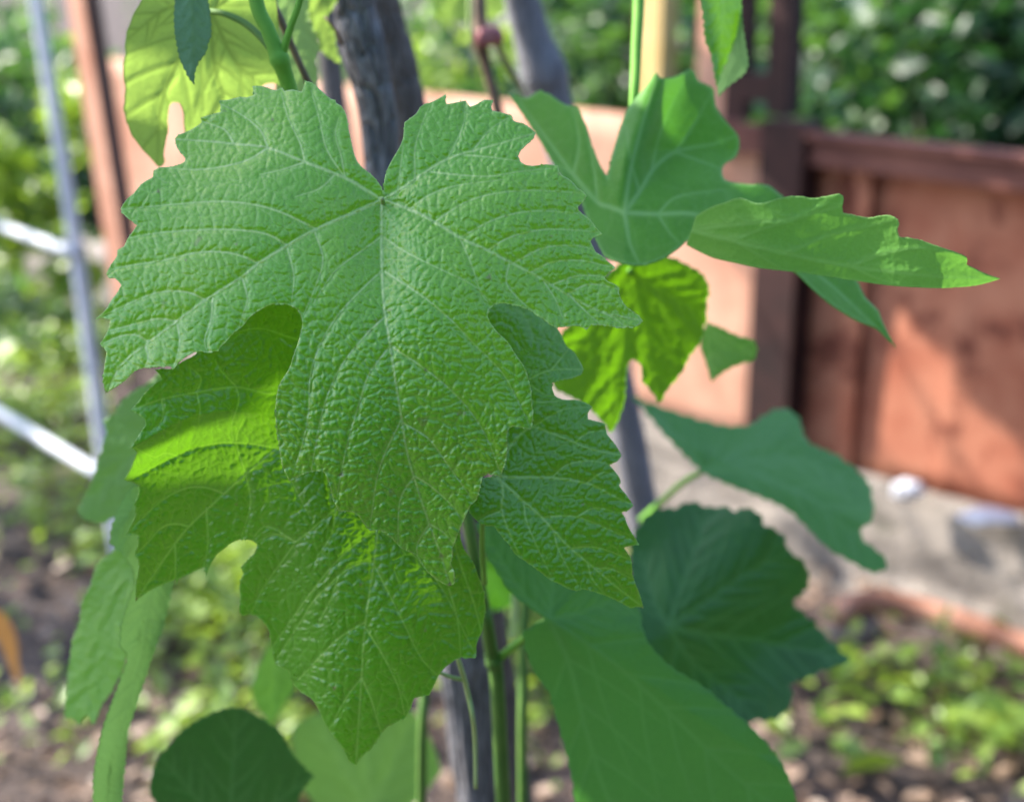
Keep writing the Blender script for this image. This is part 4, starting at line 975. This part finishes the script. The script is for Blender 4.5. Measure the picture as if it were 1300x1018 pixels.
# top right leaf, folded along its midrib
c1, t1, v1 = build_leaf(add_teeth([(886,-40),(890,0),(893,21),(895,50),(902,68),(907,96),(910,110),(922,78),(934,48),(940,26),(941,0),(938,-40)], 2.2, 12, 5), None, [[(915,-40),(918,20),(910,108)]], auto_secondaries([[(915,-40),(918,20),(910,108)]], 4, 7, 38, 0.2), plane_depth(.58, (915, 40), 0.02, 0.0), h=2.2, amp=0.4, a1=1.4, seed=51, puff=3, raw=True, vein_gain=0.6)
c2, t2, v2 = build_leaf(add_teeth([(941,10),(944,40),(950,78),(948,90),(943,96),(932,104),(924,110),(912,123),(911,108),(922,78),(934,48)], 1.8, 9, 6), None, [[(938,20),(930,80),(914,120)]], [], plane_depth(.585, (915, 40), -0.01, 0.0), h=2.2, amp=0.4, a1=1.2, seed=52, puff=2, raw=True, under=True, vein_gain=0.4)
o = mesh_np('leaf', np.vstack([c1, c2]), np.vstack([t1, t2 + len(c1)]), [M['leaf_second'], M['leaf_under']], vine, attrs={"vein": np.concatenate([v1, v2])}, matidx=[0] * len(t1) + [1] * len(t2))
o["label"] = 'narrow folded leaf hanging at the top, its pale underside turned right'
# blurred yellow green leaf at top centre
simple([(545,-40),(548,0),(556,14),(572,24),(590,28),(604,20),(622,24),(638,18),(648,0),(655,-40),(600,-60)], (600,-55), [(575,22),(632,18),(548,0)], plane_depth(1.15, (600, 0)), 'leaf_young', 'yellow green leaf hanging into the top centre', 53, h=4, teeth=(1.5, 14), auto=(3, 45, 0.35))
# left lower leaves
simple([(205,470),(191,484),(175,493),(160,503),(151,512),(146,524),(136,530),(131,536),(136,548),(131,560),(129,572),(124,584),(121,598),(116,612),(108,629),(98,648),(104,657),(115,661),(127,664),(136,661),(146,655),(158,650),(180,655),(215,640),(240,560),(230,490)], (225,545), [[(170,580),(98,648)],[(170,560),(133,535)],[(190,610),(135,661)]], plane_depth(.66, (160, 580), -0.008, 0.0), 'leaf_pale2', 'soft pale green leaf behind the white pipe end at left', 55, h=3, teeth=(2.0, 12), auto=(4, 45, 0.35), vein_gain=0.5)
simple([(150,692),(143,700),(132,708),(122,718),(118,731),(114,744),(108,755),(103,766),(102,778),(101,788),(97,799),(92,810),(90,825),(88,840),(86,858),(85,877),(83,895),(82,911),(88,912),(93,911),(97,916),(100,921),(105,912),(111,905),(114,912),(118,921),(124,908),(130,893),(140,880),(147,866),(154,853),(158,838),(168,810),(185,770),(190,720),(175,695)], (182,700), [[(140,790),(100,915)],[(150,770),(128,890)],[(135,730),(92,812)],[(130,760),(86,870)]], lambda x, y: .615 - 0.02 * (x - 130) / 100, 'leaf_pale3', 'long light green leaf face hanging at lower left', 57, h=2.4, teeth=(1.5, 11), auto=(6, 38, 0.22), amp=1.3, vein_gain=0.4, puff=7, wave=3)
simple([(172,615),(164,624),(155,637),(148,652),(142,667),(141,678),(140,690),(148,697),(156,704),(162,712),(168,722),(170,744),(164,760),(158,777),(155,790),(153,803),(153,822),(158,826),(162,830),(160,842),(155,855),(148,876),(139,900),(134,914),(129,930),(120,980),(118,1050),(150,1060),(158,980),(163,929),(170,905),(177,884),(184,862),(191,840),(199,818),(207,797),(214,768),(221,738),(240,690),(240,640),(200,610)], (200,640), [[(195,730),(180,830),(150,940)],[(170,650),(142,680)],[(188,760),(155,812)],[(215,700),(218,740)]], lambda x, y: .565 + 0.03 * (x - 180) / 100 + 0.004 * np.sin(x / 14.0 + y / 60.0), 'leaf_under2', 'pale underside of the leaf folded over at lower left', 59, h=2.0, teeth=(1.8, 11), auto=(6, 45, 0.3), under=True, amp=0.8, vein_gain=1.0, puff=8, wave=3)
# two hidden leaves added edge-on to keep the sun off the lower lobes
def blocker_leaf(a, b, d0, d1, seed):
    k = np.linspace(0, 1, 22); t = np.linspace(0, 1, 14)
    K, T_ = np.meshgrid(k, t)
    half = np.sin(np.pi * np.clip(K * 0.96 + 0.02, 0, 1)) ** 0.5
    mid = (d0 + d1) / 2; D = mid + (d1 - d0) * (T_ - 0.5) * half * (1 + 0.03 * np.sin(K * 40))
    X = a[0] + (b[0] - a[0]) * K + 2 * np.sin(T_ * 5); Y = a[1] + (b[1] - a[1]) * K
    i = np.arange(K.size).reshape(K.shape)
    Q = np.stack([i[:-1, :-1], i[:-1, 1:], i[1:, 1:], i[1:, :-1]], -1).reshape(-1, 4)
    v = np.exp(-((T_ - .5) / .04) ** 2).ravel()
    return mesh_np('leaf', P(X.ravel(), Y.ravel(), D.ravel()), Q, M['leaf_dark'], vine, attrs={"vein": v})  # added blocker, hidden from view, grouped with the vine's leaves
blocker_leaf((325, 655), (500, 420), .4895, .56, 1)
blocker_leaf((395, 560), (520, 390), .4560, .4805, 2)
# bottom edge leaves
simple([(200,962),(212,950),(229,929),(243,919),(257,911),(270,905),(281,901),(293,899),(305,899),(318,905),(330,911),(343,919),(356,929),(372,958),(398,985),(380,1010),(372,1060),(330,1090),(290,1060),(240,1095),(215,1040),(190,1005)], (290,1062), [(205,960),(300,900),(395,985)], plane_depth(.66, (290, 950), 0, 0.02), 'leaf_deep', 'dark green leaf rising from the bottom edge at left', 61, h=3.5, teeth=(1.8, 14))
simple([(352,800),(336,828),(325,852),(319,874),(325,895),(334,908),(343,922),(352,908),(362,892),(373,876),(378,850),(372,815)], (355,802), [(343,921)], plane_depth(.95, (345, 860), 0.02, 0.0), 'leaf_mid', 'light green hanging leaf behind the bright lower leaf', 63, h=4, teeth=(0.8, 14))
simple([(610,716),(622,706),(640,722),(652,745),(648,770),(632,774),(618,776),(611,760),(606,736)], (612,718), [(645,768),(615,772)], plane_depth(.95, (630, 745), 0, 0.02), 'leaf_dark', 'small very dark leaf in the gap at bottom centre', 65, h=4, teeth=(0.8, 14))
simple([(370,925),(390,910),(420,900),(460,905),(520,900),(540,925),(560,980),(500,1040),(420,1040),(380,990)], (470,1035), [(400,910),(525,905),(460,905)], plane_depth(1.0, (460, 960), 0, 0.02), 'leaf_pale2', 'pale leaf behind the tip of the bright lower leaf', 67, h=5, teeth=(1.5, 16))

# ---- shoots, canes, tendril --------------------------------------------------
ptube('shoot', [(318,-90,.505,20),(325,0,.51,19),(340,38,.512,19),(350,64,.514,21),(355,76,.515,26),(361,92,.518,21),(380,150,.53,19),(410,230,.56,18),(470,330,.60,17),(540,480,.62,16),(584,596,.62,15)], M['stem_green'], vine, sides=18)
ptube('shoot', [(584,597,.62,15),(596,670,.62,15),(606,730,.625,16),(614,770,.63,16),(618,790,.63,17),(624,828,.64,18),(627,840,.642,23),(630,852,.644,19),(633,900,.65,19),(636,960,.66,19),(645,1150,.70,20)], M['stem_dark'], vine, sides=18)
ptube('shoot', [(395,-60,.50,9),(381,0,.505,9),(368,38,.51,9),(357,74,.515,11)], M['stem_green'], vine, sides=14)
ptube('cane', [(337,-40,.56,10),(345,0,.56,10),(356,25,.56,10),(372,62,.565,9),(391,104,.57,9),(410,140,.58,9)], M['stem_brown'], vine, sides=12)
ptube('cane', [(608,-80,.92,20),(608,0,.92,19),(609,30,.92,19),(610,55,.92,20),(616,80,.925,14),(624,110,.93,14),(632,142,.935,14),(650,220,.95,14),(690,400,.98,13)], M['stem_brown'], vine, sides=16)
ptube('cane', [(622,48,.915,8),(634,62,.92,8),(645,85,.925,8),(655,100,.93,7),(664,118,.935,6),(680,150,.94,6)], M['stem_brown'], vine, sides=10)
nd = lump('cane_node', P(620, 46, .908), 0.0072, M['node_pink'], 4, parent=vine, sq=(1.25, 0.8, 0.9), n=12); nd["label"] = 'pink swollen node'
ptube('cane', [(598,-60,.90,7),(597,20,.905,7),(598,60,.91,6)], M['stem_pale'], vine, sides=10)
ptube('cane', [(412,22,.60,3),(420,30,.60,4),(428,42,.61,4),(434,56,.62,5)], M['stem_brown'], vine, sides=8)
ptube('shoot', [(672,700,.78,12),(668,760,.78,14),(664,820,.78,13),(664,870,.78,14),(663,930,.78,13),(664,1050,.79,14),(662,1200,.82,14)], M['stem_dark'], vine, sides=14)
ptube('shoot', [(654,735,.82,8),(653,775,.82,9),(652,812,.82,9)], M['stem_pale'], vine, sides=10)
ptube('shoot', [(540,870,.80,12),(536,930,.80,13),(535,1050,.82,13)], M['stem_dark'], vine, sides=12)
ptube('tendril', [(578,815,.54,5),(582,837,.54,6),(589,860,.545,6.5),(595,885,.55,6.5),(600,910,.55,6),(603,940,.56,6),(604,1000,.57,5)], M['stem_pale'], vine, sides=10)
ptube('tendril', [(552,848,.54,4),(562,855,.542,5),(575,860,.544,5.5),(590,863,.546,6)], M['stem_pale'], vine, sides=10)

# dried leaf on the soil at far left
dl = build_leaf(add_teeth([(-12,770),(0,776),(10,786),(18,800),(22,818),(23,838),(26,858),(22,870),(14,850),(6,830),(-2,812),(-12,800)], 1.0, 12, 3), None, [[(-8,778),(10,815),(24,866)]], [], plane_depth(1.5, (5, 820), 0.05, 0.0), h=2.5, mat='dry_leaf', seed=71, puff=6, name='dried_leaf', thick=0.4)
tag(dl, 'curled brown dried leaf hanging at the far left edge', 'leaf')

# ------------------------------------------------------------------ off-frame greenery that shades the scene
def shade(name, targets, mat, seed, label, trunk_xy, cat='tree', lit=()):
    rnd = np.random.RandomState(seed); e = empty(name, (trunk_xy[0], trunk_xy[1], 0)); tag(e, label, cat)
    Vs, Fs, Ts, off = [], [], [], 0
    tops = []
    for (pt, t, rad, n, size) in targets:
        n = int(n * (1.7 if cat == 'vine' else 1))
        c = np.array(pt) + SUN * t
        d = rnd.normal(size=(n, 3)); d /= np.linalg.norm(d, axis=1)[:, None]; d *= rnd.uniform(0, 1, (n, 1)) ** 0.45
        p = c + d * np.array([rad, rad, rad * 0.8])
        keep = np.ones(n, bool)
        for lp, lr in lit:
            w = p - np.array(lp); tt_ = w @ SUN
            keep &= ~((np.linalg.norm(w - tt_[:, None] * SUN, axis=1) < lr + size * 0.55) & (tt_ > 0))
        p = p[keep]; n = len(p)
        if n == 0: continue
        nn = rnd.normal(size=(n, 3)) * 0.5 + SUN; nn /= np.linalg.norm(nn, axis=1)[:, None]
        V, F, tt = leaf_cloud(p, nn, size * rnd.uniform(0.7, 1.2, n), rnd, rnd.uniform(0, 1, n))
        Vs.append(V); Fs.append(F + off); Ts.append(tt); off += len(V); tops.append(c)
    o = mesh_np('foliage', np.vstack(Vs), np.vstack(Fs), M[mat], e, attrs={"tint": np.concatenate(Ts)}); o["kind"] = "stuff"
    zt = max(c[2] for c in tops)
    tr = [np.array([trunk_xy[0], trunk_xy[1], -0.1]), np.array([trunk_xy[0] + 0.03, trunk_xy[1], zt * 0.5]), np.array([trunk_xy[0], trunk_xy[1], zt])]
    tube('trunk', tr, [0.05, 0.04, 0.02], M['bark_brown'], e, sides=12)
    for c in tops:
        a = np.array([trunk_xy[0], trunk_xy[1], zt * 0.8])
        tube('branch', [a, (a + c) / 2 + [0, 0, 0.05], c], [0.014, 0.009, 0.004], M['bark_brown'], e, sides=6, sub=4)
    return e
vt = []
for (px, py, d, t, rad, n, size) in [
    (485, 300, .46, .62, .05, 16, .045), (310, 70, .545, .5, .025, 10, .03), (200, 800, .56, .6, .05, 12, .04), (120, 820, .6, .6, .05, 8, .04), (600, 330, .46, .60, .05, 16, .045), (480, 430, .46, .62, .05, 16, .045), (540, 560, .46, .64, .05, 16, .045),
    (420, 560, .47, .66, .035, 8, .035), (700, 330, .47, .60, .04, 10, .045), (720, 600, .48, .62, .05, 14, .045), (460, 800, .49, .62, .06, 16, .045), (300, 700, .48, .6, .04, 8, .045), (560, 780, .49, .64, .05, 12, .045), (440, 690, .485, .5, .035, 16, .04), (520, 700, .485, .47, .035, 14, .04), (420, 660, .485, .5, .04, 12, .04), (590, 710, .485, .5, .04, 12, .04), (350, 640, .485, .45, .02, 8, .03), (560, 690, .465, .56, .045, 20, .04), (480, 640, .47, .53, .04, 18, .04), (400, 720, .485, .55, .04, 18, .04), (600, 760, .49, .58, .04, 14, .04), (480, 560, .46, .5, .04, 14, .04), (600, 460, .46, .55, .045, 16, .04), (440, 820, .49, .5, .04, 14, .04), (520, 860, .5, .55, .04, 14, .04), (290, 960, .66, .6, .06, 16, .045), (460, 950, 1.0, .7, .1, 14, .05),
    (800, 850, .58, .60, .07, 18, .05), (900, 780, .75, .66, .09, 20, .05), (1000, 620, .85, .70, .08, 12, .05), (800, 200, .56, .62, .06, 14, .045), (1080, 320, .50, .62, .05, 6, .04), (560, 200, .46, .64, .04, 9, .045)]:
    vt.append((P(px, py, d), t, rad, n, size))
shade('neighbouring_vine', vt, 'bg_mid', 3, 'leafy vine just outside the picture that shades the large leaves', (-0.75, 0.50), 'vine', lit=[(P(200, 50, .545), .03), (P(185, 130, .545), .02), (P(220, 520, .475), .032), (P(270, 525, .48), .020), (P(225, 510, .475), .034), (P(930, 440, .7), .02), (P(880, 130, .6), .022), (P(1180, 335, .49), .015)])
ft = []
for (px, py, t, rad, n, size) in [(1130, 235, 3.0, .20, 60, .06), (1010, 220, 3.1, .16, 45, .06), (1240, 250, 3.2, .2, 50, .06), (1290, 420, 3.4, .20, 60, .06), (1200, 330, 3.3, .14, 26, .05), (1290, 600, 3.6, .18, 45, .06), (1210, 400, 3.5, .10, 14, .05), (960, 300, 3.2, .10, 16, .05)]:
    q = on_plane(px, py, G, FN); ft.append((q, t, rad, n, size))
for (px, py, t, rad, n, size) in [(1120, 700, 3.6, .2, 40, .06), (1250, 740, 3.8, .15, 20, .06), (100, 660, 3.3, .3, 60, .07), (60, 800, 3.3, .3, 60, .07), (30, 560, 3.4, .25, 50, .07), (40, 420, 3.6, .3, 60, .07), (120, 300, 4.2, .5, 90, .08), (1150, 860, 3.5, .2, 30, .06), (50, 200, 4.0, .8, 200, .08)]:
    q = ground_at(px, py) if py > 300 else ground_at(px, py); ft.append((q, t, rad, n, size))
shade('orchard_tree', ft, 'bg_dark', 6, 'orchard tree outside the picture at left casting dappled shade on the fence', (-3.4, 3.6), 'tree', lit=[(on_plane(1130, 470, G, FN), .12), (on_plane(1075, 430, G, FN), .10), (on_plane(1180, 530, G, FN), .10), (on_plane(1080, 560, G, FN), .10), (on_plane(700, 200, G, FN), .2), (on_plane(880, 420, G, FN), .2)])

# unseen foliage added behind and right of the camera to darken leaf reflections
def added_hedge(name, a, b, h, label, seed):
    rnd = np.random.RandomState(seed); a = np.array(a, float); b = np.array(b, float)
    e = empty(name, tuple((a + b) / 2)); tag(e, label, 'added_hedge'); n = 5000
    t = rnd.rand(n, 1); p = a + (b - a) * t; p[:, 2] = rnd.uniform(0, h, n) * (0.85 + 0.15 * np.sin(t[:, 0] * 23)); p[:, :2] += rnd.normal(size=(n, 2)) * 0.12
    nn = rnd.normal(size=(n, 3)); nn /= np.linalg.norm(nn, axis=1)[:, None]
    V, F, tt = leaf_cloud(p, nn, 0.15 * rnd.uniform(0.7, 1.3, n), rnd, rnd.uniform(0, 1, n))
    o = mesh_np('foliage', V, F, M['bg_dark'], e, attrs={"tint": tt}); o["kind"] = "stuff"
    for k in range(6):
        q = a + (b - a) * (k + .5) / 6
        tube('trunk', [q, q + [0, 0, h * .5], q + [0.02, 0, h * .9]], [.05, .04, .02], M['bark_brown'], e, sides=8)
added_hedge('added_hedge', (-3.5, -2.6, 0), (3.5, -2.8, 0), 3.1, 'tall dark foliage added unseen behind the viewer to dim the sky', 1)
added_hedge('added_hedge', (3.6, -2.4, 0), (4.2, 2.2, 0), 3.2, 'tall dark foliage added out of view on the right to dim the sky', 2)
